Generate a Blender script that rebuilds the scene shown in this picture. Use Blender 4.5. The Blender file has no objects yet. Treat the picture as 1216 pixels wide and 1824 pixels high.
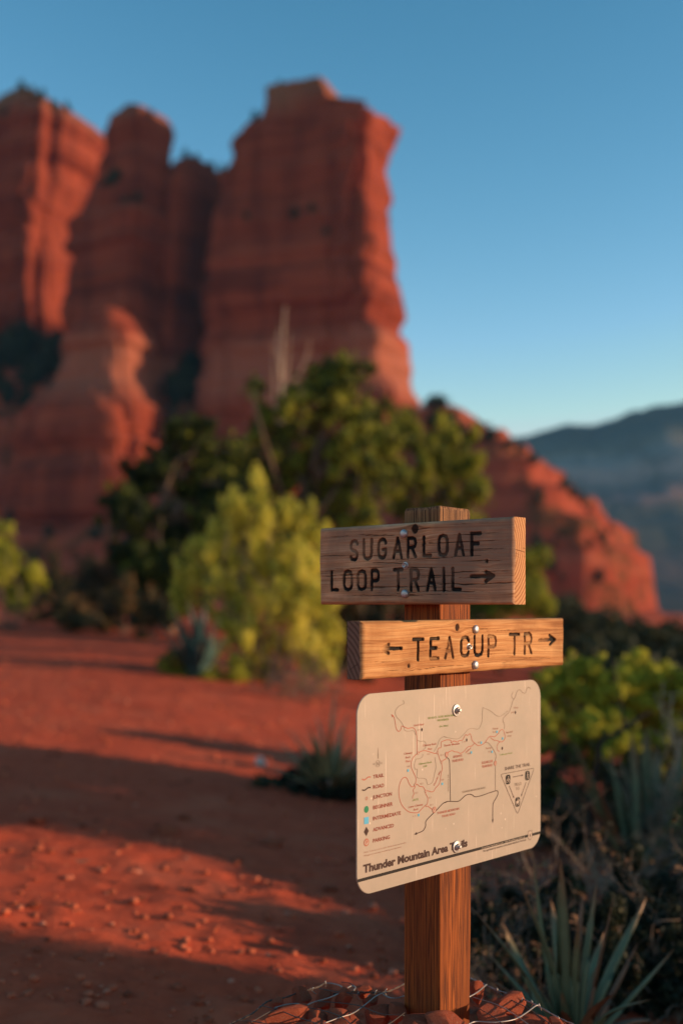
import bpy, bmesh, math, random
import numpy as np
from mathutils import Vector, Matrix
from mathutils.bvhtree import BVHTree

# ------------------------------------------------------------------ camera, light, exposure
SC = bpy.context.scene
COL = SC.collection
FPX, CX, HY, H = 2064.0, 608.0, 1078.0, 1.1      # focal length and principal point of the photo in pixels, eye height in metres
SUN_AZ, SUN_EL = math.radians(-6.0), math.radians(9.2)

cam_d = bpy.data.cameras.new('camera')
cam = bpy.data.objects.new('camera', cam_d)
COL.objects.link(cam)
cam.location = (0, 0, H)
cam.rotation_euler = (math.radians(90), 0, 0)
cam_d.sensor_fit = 'VERTICAL'
cam_d.sensor_height = 36.0
cam_d.lens = 36.0 * FPX / 1824.0
cam_d.shift_y = 166.0 / 1824.0
cam_d.clip_start, cam_d.clip_end = 0.05, 20000
cam_d.dof.use_dof = True
cam_d.dof.focus_distance = 2.06
cam_d.dof.aperture_fstop = 1.85
SC.camera = cam

world = bpy.data.worlds.new('World')
SC.world = world
world.use_nodes = True
wn = world.node_tree
bg = wn.nodes['Background']
sky = wn.nodes.new('ShaderNodeTexSky')
sky.sky_type = 'NISHITA'
sky.sun_disc = False
sky.sun_elevation = SUN_EL
sky.sun_rotation = math.pi / 2 - SUN_AZ
sky.altitude = 1400
sky.air_density = 1.0
sky.dust_density = 0.0
sky.ozone_density = 2.2
# the photograph's deep teal sky: a contrast curve per channel over the whole sky
sp_ = wn.nodes.new('ShaderNodeSeparateColor'); wn.links.new(sky.outputs[0], sp_.inputs[0])
cb_ = wn.nodes.new('ShaderNodeCombineColor')
for i_, (gam, gain) in enumerate(((2.2, 1.70), (1.45, 1.50), (1.4, 1.16))):
    m1 = wn.nodes.new('ShaderNodeMath'); m1.operation = 'POWER'; m1.inputs[1].default_value = gam
    m2 = wn.nodes.new('ShaderNodeMath'); m2.operation = 'MULTIPLY'; m2.inputs[1].default_value = gain
    wn.links.new(sp_.outputs[i_], m1.inputs[0]); wn.links.new(m1.outputs[0], m2.inputs[0]); m3 = wn.nodes.new('ShaderNodeMath'); m3.operation = 'MINIMUM'; m3.inputs[1].default_value = 5.5; wn.links.new(m2.outputs[0], m3.inputs[0]); wn.links.new(m3.outputs[0], cb_.inputs[i_])
wn.links.new(cb_.outputs[0], bg.inputs[0])
bg.inputs[1].default_value = 0.12

sun_d = bpy.data.lights.new('sun', 'SUN')
sun_d.energy = 5.0
sun_d.angle = math.radians(0.6)
sun_d.color = (1.0, 0.66, 0.40)
sun = bpy.data.objects.new('sun', sun_d)
COL.objects.link(sun)
SUN = Vector((math.cos(SUN_EL) * math.cos(SUN_AZ), math.cos(SUN_EL) * math.sin(SUN_AZ), math.sin(SUN_EL)))
sun.location = SUN * 50
sun.rotation_euler = SUN.to_track_quat('Z', 'Y').to_euler()

SC.view_settings.view_transform = 'Standard'
SC.view_settings.look = 'None'
SC.view_settings.exposure = 0.3
SC.view_settings.gamma = 1.0
SC.view_settings.use_curve_mapping = False
SC.render.engine = 'CYCLES'
SC.cycles.use_denoising = True
SC.cycles.max_bounces = 6
SC.cycles.sample_clamp_indirect = 6.0

# ------------------------------------------------------------------ helpers
rng = np.random.default_rng(7)
R = random.Random(11)

def P(px, py, Y):
    """the point at distance Y that shows at photo pixel (px, py)"""
    return Vector(((px - CX) * Y / FPX, Y, H - (py - HY) * Y / FPX))

def _hash(ix, iy, iz, seed):
    h = (ix.astype(np.int64) * 374761393 + iy.astype(np.int64) * 668265263 + iz.astype(np.int64) * 2147483647 + seed * 1274126177) & 0xFFFFFFFF
    h = ((h ^ (h >> 13)) * 1274126177) & 0xFFFFFFFF
    h = ((h ^ (h >> 16)) * 2246822519) & 0xFFFFFFFF
    return ((h ^ (h >> 15)) & 0xFFFFFF) / float(0xFFFFFF)

def vnoise(x, y, z, seed=0):
    """value noise 0..1 on arrays"""
    x, y, z = np.broadcast_arrays(np.asarray(x, float), np.asarray(y, float), np.asarray(z, float))
    fx, fy, fz = np.floor(x), np.floor(y), np.floor(z)
    tx, ty, tz = x - fx, y - fy, z - fz
    tx, ty, tz = tx * tx * (3 - 2 * tx), ty * ty * (3 - 2 * ty), tz * tz * (3 - 2 * tz)
    r = 0
    for dx in (0, 1):
        for dy in (0, 1):
            for dz in (0, 1):
                w = (tx if dx else 1 - tx) * (ty if dy else 1 - ty) * (tz if dz else 1 - tz)
                r = r + w * _hash(fx + dx, fy + dy, fz + dz, seed)
    return r

def fbm(x, y, z, seed=0, oct=4):
    r, a, s = 0, 0.5, 0
    f = 1.0
    for k in range(oct):
        r = r + a * vnoise(x * f, y * f, z * f, seed + k * 17)
        s += a
        a *= 0.5
        f *= 2.03
    return r / s

def mesh_np(name, V, quads=None, tris=None, smooth=False, attrs=None, mats=(), mat_index=None):
    V = np.asarray(V, np.float32)
    fl, cnt = [], []
    if quads is not None and len(quads):
        q = np.asarray(quads, np.int32); fl.append(q.ravel()); cnt.append(np.full(len(q), 4, np.int32))
    if tris is not None and len(tris):
        t = np.asarray(tris, np.int32); fl.append(t.ravel()); cnt.append(np.full(len(t), 3, np.int32))
    fl = np.concatenate(fl); cnt = np.concatenate(cnt)
    me = bpy.data.meshes.new(name)
    me.vertices.add(len(V)); me.vertices.foreach_set('co', V.ravel())
    me.loops.add(len(fl)); me.loops.foreach_set('vertex_index', fl)
    me.polygons.add(len(cnt))
    st = np.concatenate(([0], np.cumsum(cnt)[:-1])).astype(np.int32)
    me.polygons.foreach_set('loop_start', st)
    me.polygons.foreach_set('loop_total', cnt)
    if smooth:
        me.polygons.foreach_set('use_smooth', np.ones(len(cnt), bool))
    for m in mats:
        me.materials.append(m)
    if mat_index is not None:
        me.polygons.foreach_set('material_index', np.asarray(mat_index, np.int32))
    for k, (dom, arr) in (attrs or {}).items():
        at = me.attributes.new(k, 'FLOAT', dom)
        at.data.foreach_set('value', np.asarray(arr, np.float32))
    me.update(calc_edges=True)
    return me

def link(name, me, parent=None, loc=None):
    o = bpy.data.objects.new(name, me)
    COL.objects.link(o)
    if parent is not None:
        o.parent = parent
    if loc is not None:
        o.location = loc
    return o

def tag(o, label=None, cat=None, group=None, kind=None):
    if label: o['label'] = label
    if cat: o['category'] = cat
    if group: o['group'] = group
    if kind: o['kind'] = kind
    return o

def thing(name, label, cat, loc=(0, 0, 0), rz=0.0, group=None):
    o = bpy.data.objects.new(name, None)
    COL.objects.link(o)
    o.empty_display_size = 0.1
    o.location = loc
    o.rotation_euler = (0, 0, rz)
    return tag(o, label, cat, group)

def smooth_path(pts, k=6, closed=False):
    pts = [np.array(p, float) for p in pts]
    if len(pts) < 3:
        return np.array(pts)
    out = []
    n = len(pts)
    for i in range(n if closed else n - 1):
        p1, p2 = pts[i], pts[(i + 1) % n]
        p0 = pts[i - 1] if (i > 0 or closed) else 2 * p1 - p2
        p3 = pts[(i + 2) % n] if (i + 2 < n or closed) else 2 * p2 - p1
        for j in range(k):
            t = j / k
            out.append(0.5 * (2 * p1 + (p2 - p0) * t + (2 * p0 - 5 * p1 + 4 * p2 - p3) * t * t + (3 * p1 - p0 - 3 * p2 + p3) * t ** 3))
    if not closed:
        out.append(pts[-1])
    return np.array(out)

class Geo:
    """collects vertices and faces"""
    def __init__(s):
        s.v, s.q, s.t, s.n = [], [], [], 0
    def add(s, V, q=None, t=None):
        V = np.asarray(V, float).reshape(-1, 3)
        s.v.append(V)
        if q is not None and len(q): s.q.append(np.asarray(q, int) + s.n)
        if t is not None and len(t): s.t.append(np.asarray(t, int) + s.n)
        s.n += len(V)
    def tube(s, pts, r0, r1=None, seg=6, cap=True):
        pts = np.asarray(pts, float)
        n = len(pts)
        r1 = r0 if r1 is None else r1
        rad = r0 + (r1 - r0) * np.linspace(0, 1, n)
        tan = np.gradient(pts, axis=0)
        tan /= np.linalg.norm(tan, axis=1, keepdims=True) + 1e-12
        up = np.array([0.13, 0.31, 0.94])
        V = []
        for i in range(n):
            a = np.cross(tan[i], up); l = np.linalg.norm(a)
            a = a / l if l > 1e-3 else np.array([1.0, 0, 0])
            b = np.cross(tan[i], a)
            th = np.arange(seg) * 2 * math.pi / seg
            V.append(pts[i] + rad[i] * (np.cos(th)[:, None] * a + np.sin(th)[:, None] * b))
        V = np.concatenate(V)
        q = []
        for i in range(n - 1):
            for j in range(seg):
                q.append((i * seg + j, i * seg + (j + 1) % seg, (i + 1) * seg + (j + 1) % seg, (i + 1) * seg + j))
        t = []
        if cap:
            for j in range(1, seg - 1):
                t.append((0, j + 1, j)); t.append(((n - 1) * seg, (n - 1) * seg + j, (n - 1) * seg + j + 1))
        s.add(V, q, t)
    def mesh(s, name, mat, smooth=True, attrs=None):
        V = np.concatenate(s.v)
        return mesh_np(name, V, np.concatenate(s.q) if s.q else None, np.concatenate(s.t) if s.t else None, smooth, attrs, (mat,) if mat else ())

# ------------------------------------------------------------------ materials
def nd(nt, typ, ins=None, **attrs):
    n = nt.nodes.new('ShaderNode' + typ)
    for k, v in attrs.items():
        setattr(n, k, v)
    for k, v in (ins or {}).items():
        s = n.inputs[k]
        if isinstance(v, bpy.types.NodeSocket):
            nt.links.new(v, s)
        else:
            s.default_value = v
    return n

def ramp(nt, fac, stops):
    n = nt.nodes.new('ShaderNodeValToRGB')
    e = n.color_ramp.elements
    while len(e) < len(stops):
        e.new(0.5)
    for el, (p, c) in zip(e, stops):
        el.position = p
        el.color = (*c, 1) if len(c) == 3 else c
    nt.links.new(fac, n.inputs[0])
    return n.outputs[0]

def mixc(nt, fac, a, b, blend='MIX'):
    n = nt.nodes.new('ShaderNodeMix'); n.data_type = 'RGBA'; n.blend_type = blend
    for s, v in ((n.inputs[0], fac), (n.inputs[6], a), (n.inputs[7], b)):
        if isinstance(v, bpy.types.NodeSocket): nt.links.new(v, s)
        else: s.default_value = (*v, 1) if isinstance(v, tuple) and len(v) == 3 else v
    return n.outputs[2]

def math_(nt, op, a, b=0.0, clamp=False):
    n = nt.nodes.new('ShaderNodeMath'); n.operation = op; n.use_clamp = clamp
    for i, v in enumerate((a, b)):
        if isinstance(v, bpy.types.NodeSocket): nt.links.new(v, n.inputs[i])
        else: n.inputs[i].default_value = v
    return n.outputs[0]

def new_mat(name, rough=0.9, spec=0.2, metal=0.0):
    m = bpy.data.materials.new(name)
    m.use_nodes = True
    nt = m.node_tree
    b = nt.nodes['Principled BSDF']
    b.inputs['Roughness'].default_value = rough
    b.inputs['Specular IOR Level'].default_value = spec
    b.inputs['Metallic'].default_value = metal
    return m, nt, b

def objco(nt, scale=(1, 1, 1)):
    tc = nd(nt, 'TexCoord')
    return nd(nt, 'Mapping', {'Vector': tc.outputs['Object'], 'Scale': scale}).outputs[0]

def geoco(nt, scale=(1, 1, 1)):
    g = nd(nt, 'NewGeometry')
    return nd(nt, 'Mapping', {'Vector': g.outputs['Position'], 'Scale': scale}).outputs[0]

def noise(nt, vec, scale, detail=4, rough=0.55):
    return nd(nt, 'TexNoise', {'Vector': vec, 'Scale': scale, 'Detail': detail, 'Roughness': rough}).outputs['Fac']

def bump(nt, b, h, strength=0.5, dist=0.01, normal=None):
    n = nd(nt, 'Bump', {'Height': h, 'Strength': strength, 'Distance': dist})
    if normal is not None: nt.links.new(normal, n.inputs['Normal'])
    nt.links.new(n.outputs[0], b.inputs['Normal'])
    return n.outputs[0]

def flat_mat(name, col, rough=0.7, spec=0.2, metal=0.0, var=0.12, scale=40):
    m, nt, b = new_mat(name, rough, spec, metal)
    f = noise(nt, objco(nt), scale)
    c = ramp(nt, f, [(0.3, tuple(x * (1 - var) for x in col)), (0.7, tuple(min(1, x * (1 + var)) for x in col))])
    nt.links.new(c, b.inputs['Base Color'])
    return m

def dirt_mat():
    m, nt, b = new_mat('red_dirt', 0.95, 0.1)
    co = geoco(nt)
    n1 = noise(nt, co, 0.9, 5, 0.6)
    n2 = noise(nt, co, 14, 6, 0.65)
    n3 = noise(nt, co, 90, 4, 0.7)
    c1 = ramp(nt, n1, [(0.25, (0.36, 0.088, 0.050)), (0.5, (0.47, 0.125, 0.072)), (0.78, (0.55, 0.165, 0.098))])
    c2 = ramp(nt, n2, [(0.3, (0.32, 0.078, 0.046)), (0.55, (0.49, 0.13, 0.076)), (0.75, (0.56, 0.19, 0.12))])
    c = mixc(nt, 0.55, c1, c2)
    n0 = noise(nt, co, 2.3, 4, 0.6)
    c = mixc(nt, ramp(nt, n0, [(0.52, (0, 0, 0)), (0.68, (0.45, 0.45, 0.45))]), c, (0.50, 0.21, 0.14))
    c = mixc(nt, ramp(nt, n0, [(0.30, (0.5, 0.5, 0.5)), (0.42, (0, 0, 0))]), c, (0.27, 0.062, 0.038))
    c = mixc(nt, ramp(nt, n3, [(0.62, (0, 0, 0)), (0.75, (0.5, 0.5, 0.5))]), c, (0.52, 0.22, 0.15))
    c = mixc(nt, 1.0, c, (1.10, 0.67, 0.50), 'MULTIPLY')
    nt.links.new(c, b.inputs['Base Color'])
    h = math_(nt, 'ADD', math_(nt, 'MULTIPLY', n2, 0.7), math_(nt, 'MULTIPLY', n3, 0.25))
    bump(nt, b, h, 0.6, 0.025)
    return m

def cliff_mat(name, cap_z=131.0):
    m, nt, b = new_mat(name, 0.95, 0.08)
    co = geoco(nt)
    strat = noise(nt, nd(nt, 'Mapping', {'Vector': co, 'Scale': (0.012, 0.012, 0.22)}).outputs[0], 1.0, 6, 0.65)
    streak = noise(nt, nd(nt, 'Mapping', {'Vector': co, 'Scale': (0.22, 0.22, 0.018)}).outputs[0], 1.0, 5, 0.6)
    blot = noise(nt, co, 0.06, 5, 0.6)
    c = ramp(nt, strat, [(0.30, (0.10, 0.03, 0.024)), (0.40, (0.42, 0.115, 0.07)), (0.47, (0.26, 0.068, 0.045)),
                         (0.6, (0.47, 0.15, 0.092)), (0.72, (0.46, 0.20, 0.14))])
    c = mixc(nt, 0.6, c, ramp(nt, streak, [(0.36, (0.10, 0.028, 0.024)), (0.46, (0.30, 0.08, 0.05)), (0.6, (0.44, 0.13, 0.078)), (0.72, (0.30, 0.08, 0.052))]))
    c = mixc(nt, math_(nt, 'MULTIPLY', blot, 0.35), c, (0.36, 0.12, 0.08))
    band = noise(nt, nd(nt, 'Mapping', {'Vector': co, 'Scale': (0.005, 0.005, 0.075)}).outputs[0], 1.0, 5, 0.7)
    c = mixc(nt, 1.0, c, ramp(nt, band, [(0.36, (0.50, 0.44, 0.46)), (0.46, (1.0, 0.96, 0.95)), (0.54, (0.72, 0.66, 0.66)), (0.64, (1.22, 1.25, 1.25))]), 'MULTIPLY')
    # pale caprock high on the formation, a band of bleached stone at its foot
    z = nd(nt, 'SeparateXYZ', {0: nd(nt, 'NewGeometry').outputs['Position']}).outputs[2]
    zz = math_(nt, 'ADD', z, math_(nt, 'MULTIPLY', blot, 14.0))
    cap = nd(nt, 'MapRange', {0: zz, 1: cap_z, 2: cap_z + 9.0}).outputs[0]
    c = mixc(nt, math_(nt, 'MULTIPLY', cap, 0.75), c, (0.34, 0.25, 0.19))
    foot = ramp(nt, nd(nt, 'MapRange', {0: zz, 1: 40.0, 2: 90.0}).outputs[0], [(0.28, (0, 0, 0)), (0.45, (.75, .75, .75)), (0.64, (.75, .75, .75)), (0.70, (0, 0, 0))])
    c = mixc(nt, math_(nt, 'MULTIPLY', foot, 0.75), c, (0.52, 0.27, 0.21))
    c = mixc(nt, 1.0, c, (0.84, 0.60, 0.47), 'MULTIPLY')
    nt.links.new(c, b.inputs['Base Color'])
    h = math_(nt, 'ADD', strat, math_(nt, 'MULTIPLY', streak, 0.6))
    bump(nt, b, h, 0.7, 3.0)
    return m

def hill_mat():
    m, nt, b = new_mat('hillside_rock', 0.95, 0.08)
    co = geoco(nt)
    strat = noise(nt, nd(nt, 'Mapping', {'Vector': co, 'Scale': (0.02, 0.02, 0.30)}).outputs[0], 1.0, 6, 0.65)
    blot = noise(nt, co, 0.10, 6, 0.65)
    c = ramp(nt, strat, [(0.3, (0.27, 0.068, 0.045)), (0.5, (0.42, 0.115, 0.072)), (0.68, (0.47, 0.18, 0.12))])
    g = ramp(nt, blot, [(0.5, (0, 0, 0)), (0.6, (0.8, 0.8, 0.8))])
    c = mixc(nt, g, c, (0.10, 0.075, 0.035))
    c = mixc(nt, 1.0, c, (0.84, 0.60, 0.47), 'MULTIPLY')
    nt.links.new(c, b.inputs['Base Color'])
    bump(nt, b, strat, 0.6, 2.0)
    return m

def mesa_mat():
    m, nt, b = new_mat('mesa_rock', 0.95, 0.05)
    co = geoco(nt)
    wob = noise(nt, co, 0.006, 5, 0.6)
    z = nd(nt, 'SeparateXYZ', {0: co}).outputs[2]
    zz = math_(nt, 'ADD', z, math_(nt, 'MULTIPLY', math_(nt, 'SUBTRACT', wob, 0.5), 150.0))
    f = nd(nt, 'MapRange', {0: zz, 1: 0.0, 2: 420.0}).outputs[0]
    c = ramp(nt, f, [(0.0, (0.05, 0.045, 0.03)), (0.12, (0.10, 0.06, 0.045)), (0.2, (0.035, 0.05, 0.035)), (0.36, (0.05, 0.06, 0.045)),
                     (0.42, (0.30, 0.16, 0.13)), (0.48, (0.10, 0.10, 0.08)), (0.54, (0.36, 0.27, 0.23)), (0.62, (0.28, 0.25, 0.21)), (0.70, (0.09, 0.11, 0.08)), (0.78, (0.022, 0.045, 0.042)), (1.0, (0.016, 0.036, 0.036))])
    st = noise(nt, nd(nt, 'Mapping', {'Vector': co, 'Scale': (0.004, 0.004, 0.05)}).outputs[0], 1.0, 5, 0.65)
    bl = noise(nt, co, 0.02, 5, 0.7)
    c = mixc(nt, ramp(nt, bl, [(0.48, (0, 0, 0)), (0.62, (0.75, 0.75, 0.75))]), c, (0.035, 0.05, 0.03))
    c = mixc(nt, math_(nt, 'MULTIPLY', st, 0.4), c, (0.22, 0.13, 0.11))
    nt.links.new(c, b.inputs['Base Color'])
    bump(nt, b, bl, 0.8, 12.0)
    return m

def boulder_mat():
    m, nt, b = new_mat('red_sandstone', 0.92, 0.12)
    oi = nd(nt, 'ObjectInfo')
    co = nd(nt, 'VectorMath', {0: objco(nt), 1: oi.outputs['Location']}, operation='ADD').outputs[0]
    n1 = noise(nt, co, 22, 6, 0.65)
    n2 = noise(nt, co, 9, 4, 0.6)
    n3 = noise(nt, co, 160, 3, 0.7)
    c = ramp(nt, n1, [(0.25, (0.30, 0.075, 0.045)), (0.5, (0.45, 0.13, 0.075)), (0.75, (0.52, 0.19, 0.12))])
    c = mixc(nt, ramp(nt, n2, [(0.55, (0, 0, 0)), (0.72, (0.55, 0.55, 0.55))]), c, (0.48, 0.32, 0.26))
    c = mixc(nt, 1.0, c, ramp(nt, oi.outputs['Random'], [(0.0, (0.72, 0.66, 0.66)), (1.0, (1.0, 1.0, 1.0))]), 'MULTIPLY')
    c = mixc(nt, 1.0, c, (1.0, 0.80, 0.66), 'MULTIPLY')
    nt.links.new(c, b.inputs['Base Color'])
    bump(nt, b, math_(nt, 'ADD', n1, math_(nt, 'MULTIPLY', n3, 0.3)), 0.7, 0.012)
    return m

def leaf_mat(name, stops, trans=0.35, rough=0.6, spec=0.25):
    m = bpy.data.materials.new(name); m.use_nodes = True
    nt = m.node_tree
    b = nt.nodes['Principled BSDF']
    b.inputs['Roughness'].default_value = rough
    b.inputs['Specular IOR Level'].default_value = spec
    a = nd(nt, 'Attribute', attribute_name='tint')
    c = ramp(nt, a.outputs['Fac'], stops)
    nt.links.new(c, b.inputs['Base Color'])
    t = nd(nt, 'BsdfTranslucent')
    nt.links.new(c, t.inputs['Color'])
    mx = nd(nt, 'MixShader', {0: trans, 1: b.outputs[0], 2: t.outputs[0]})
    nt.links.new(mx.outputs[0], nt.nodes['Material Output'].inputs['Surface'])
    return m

def board_mat(name, dark, mid, light, end_tone=None, groove=(0.012, 0.010, 0.009), rough=0.8, crack=(0.02, 0.014, 0.010)):
    m, nt, b = new_mat(name, rough, 0.2)
    tc = nd(nt, 'TexCoord').outputs['Object']
    xyz = nd(nt, 'SeparateXYZ', {0: tc}).outputs
    gv = nd(nt, 'Attribute', attribute_name='gv').outputs['Fac']
    gr = nd(nt, 'Attribute', attribute_name='groove').outputs['Fac']
    ck = nd(nt, 'Attribute', attribute_name='crack').outputs['Fac']
    kn = nd(nt, 'Attribute', attribute_name='knot').outputs['Fac']
    def gvec(su, sv):
        return nd(nt, 'CombineXYZ', {0: math_(nt, 'MULTIPLY', xyz[0], su), 1: math_(nt, 'MULTIPLY', gv, sv), 2: math_(nt, 'MULTIPLY', xyz[1], 40.0)}).outputs[0]
    n1 = noise(nt, gvec(2.5, 90), 1.0, 3, 0.55)
    n2 = noise(nt, gvec(9.0, 420), 1.0, 4, 0.6)
    n3 = noise(nt, tc, 14, 5, 0.6)
    n4 = noise(nt, tc, 5, 4, 0.6)
    c = ramp(nt, n1, [(0.30, dark), (0.47, mid), (0.66, light)])
    c = mixc(nt, 0.5, c, ramp(nt, n2, [(0.34, dark), (0.5, mid), (0.66, light)]))
    c = mixc(nt, ramp(nt, n3, [(0.45, (0, 0, 0)), (0.75, (0.5, 0.5, 0.5))]), c, dark)
    if end_tone:
        e = ramp(nt, n4, [(0.42, (0, 0, 0)), (0.62, (0.85, 0.85, 0.85))])
        c = mixc(nt, e, c, end_tone)
    c = mixc(nt, kn, c, tuple(x * 0.25 for x in dark))
    c = mixc(nt, ck, c, crack)
    c = mixc(nt, gr, c, groove)
    nt.links.new(c, b.inputs['Base Color'])
    bump(nt, b, math_(nt, 'ADD', n2, math_(nt, 'MULTIPLY', n1, 0.6)), 0.35, 0.0012)
    return m

def endgrain_mat(name, dark, light, cx, cz, scale=420.0):
    m, nt, b = new_mat(name, 0.85, 0.15)
    tc = nd(nt, 'TexCoord').outputs['Object']
    xyz = nd(nt, 'SeparateXYZ', {0: tc}).outputs
    wob = noise(nt, tc, 30, 3, 0.6)
    dy = math_(nt, 'SUBTRACT', xyz[1], cx)
    dz = math_(nt, 'SUBTRACT', xyz[2], cz)
    r = math_(nt, 'SQRT', math_(nt, 'ADD', math_(nt, 'MULTIPLY', dy, dy), math_(nt, 'MULTIPLY', dz, dz)))
    r = math_(nt, 'ADD', r, math_(nt, 'MULTIPLY', wob, 0.008))
    s = math_(nt, 'SINE', math_(nt, 'MULTIPLY', r, scale * 2.4))
    rings = nd(nt, 'MapRange', {0: s, 1: -1.0, 2: 1.0}).outputs[0]
    ang = math_(nt, 'ARCTAN2', dy, dz)
    rad = noise(nt, nd(nt, 'CombineXYZ', {0: math_(nt, 'MULTIPLY', ang, 26.0), 1: math_(nt, 'MULTIPLY', r, 9.0)}).outputs[0], 1.0, 3, 0.6)
    ck = ramp(nt, rad, [(0.33, (1, 1, 1)), (0.37, (0, 0, 0))])
    c = ramp(nt, rings, [(0.15, dark), (0.6, light), (1.0, light)])
    c = mixc(nt, math_(nt, 'MULTIPLY', noise(nt, tc, 60, 4), 0.6), c, tuple((a + b_) / 2 for a, b_ in zip(dark, light)))
    c = mixc(nt, math_(nt, 'MULTIPLY', ck, 0.8), c, (0.05, 0.025, 0.014))
    nt.links.new(c, b.inputs['Base Color'])
    bump(nt, b, math_(nt, 'SUBTRACT', math_(nt, 'MULTIPLY', rings, 0.35), ck), 0.5, 0.0015)
    return m

def post_mat():
    m, nt, b = new_mat('post_wood', 0.75, 0.25)
    tc = nd(nt, 'TexCoord').outputs['Object']
    n1 = noise(nt, nd(nt, 'Mapping', {'Vector': tc, 'Scale': (110, 110, 2.2)}).outputs[0], 1.0, 3, 0.55)
    n2 = noise(nt, nd(nt, 'Mapping', {'Vector': tc, 'Scale': (420, 420, 9)}).outputs[0], 1.0, 4, 0.6)
    n3 = noise(nt, nd(nt, 'Mapping', {'Vector': tc, 'Scale': (330, 330, 9)}).outputs[0], 1.0, 2, 0.5)
    c = ramp(nt, n1, [(0.3, (0.20, 0.062, 0.016)), (0.5, (0.42, 0.15, 0.036)), (0.72, (0.56, 0.23, 0.062))])
    c = mixc(nt, 0.5, c, ramp(nt, n2, [(0.32, (0.16, 0.05, 0.015)), (0.5, (0.40, 0.145, 0.036)), (0.7, (0.60, 0.26, 0.075))]))
    fl = ramp(nt, n3, [(0.49, (0, 0, 0)), (0.60, (0.88, 0.88, 0.88))])
    c = mixc(nt, fl, c, (0.09, 0.028, 0.010))
    n5 = noise(nt, nd(nt, 'Mapping', {'Vector': tc, 'Scale': (26, 26, 1.2)}).outputs[0], 1.0, 3, 0.6)
    c = mixc(nt, ramp(nt, n5, [(0.45, (0, 0, 0)), (0.7, (0.6, 0.6, 0.6))]), c, (0.17, 0.062, 0.024))
    z = nd(nt, 'SeparateXYZ', {0: tc}).outputs[2]
    w = nd(nt, 'MapRange', {0: math_(nt, 'ADD', z, math_(nt, 'MULTIPLY', n1, 0.05)), 1: 1.235, 2: 1.285}).outputs[0]
    g = mixc(nt, ramp(nt, n2, [(0.4, (0, 0, 0)), (0.6, (1, 1, 1))]), (0.10, 0.06, 0.04), (0.45, 0.32, 0.22))
    c = mixc(nt, w, c, g)
    c = mixc(nt, 1.0, c, (0.68, 0.47, 0.29), 'MULTIPLY')
    nt.links.new(c, b.inputs['Base Color'])
    bump(nt, b, math_(nt, 'SUBTRACT', math_(nt, 'ADD', n2, n1), math_(nt, 'MULTIPLY', fl, 0.5)), 0.55, 0.0016)
    return m

def metal_mat(name, col, rough=0.45, rust=0.25):
    m, nt, b = new_mat(name, rough, 0.5, 0.75)
    n1 = noise(nt, objco(nt), 220, 4, 0.6)
    c = mixc(nt, ramp(nt, n1, [(0.48, (0, 0, 0)), (0.75, (rust, rust, rust))]), col, (0.24, 0.11, 0.06))
    nt.links.new(c, b.inputs['Base Color'])
    bump(nt, b, n1, 0.25, 0.0006)
    return m

def plate_mat():
    m, nt, b = new_mat('sign_plate_paint', 0.42, 0.4)
    co = objco(nt)
    n1 = noise(nt, co, 9, 6, 0.7)
    c = ramp(nt, n1, [(0.33, (0.335, 0.285, 0.222)), (0.7, (0.405, 0.325, 0.255))])
    # scratches: thin stretched streaks, and pale chips
    sc = nd(nt, 'Mapping', {'Vector': co, 'Rotation': (0, math.radians(52), 0), 'Scale': (260, 20, 8)}).outputs[0]
    s = noise(nt, sc, 1.0, 2, 0.5)
    zone = noise(nt, co, 9, 2, 0.5)
    sm = math_(nt, 'MULTIPLY', ramp(nt, s, [(0.66, (0, 0, 0)), (0.70, (0.6, 0.6, 0.6))]), ramp(nt, zone, [(0.46, (0, 0, 0)), (0.55, (1, 1, 1))]))
    c = mixc(nt, sm, c, (0.66, 0.54, 0.43))
    v = nd(nt, 'TexVoronoi', {'Vector': co, 'Scale': 46.0}).outputs['Distance']
    vz = noise(nt, co, 13, 2)
    ch = math_(nt, 'MULTIPLY', ramp(nt, v, [(0.05, (0.8, 0.8, 0.8)), (0.11, (0, 0, 0))]), ramp(nt, vz, [(0.55, (0, 0, 0)), (0.63, (1, 1, 1))]))
    c = mixc(nt, ch, c, (0.72, 0.60, 0.48))
    nt.links.new(c, b.inputs['Base Color'])
    bump(nt, b, noise(nt, co, 30, 3), 0.06, 0.002)
    return m

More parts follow.
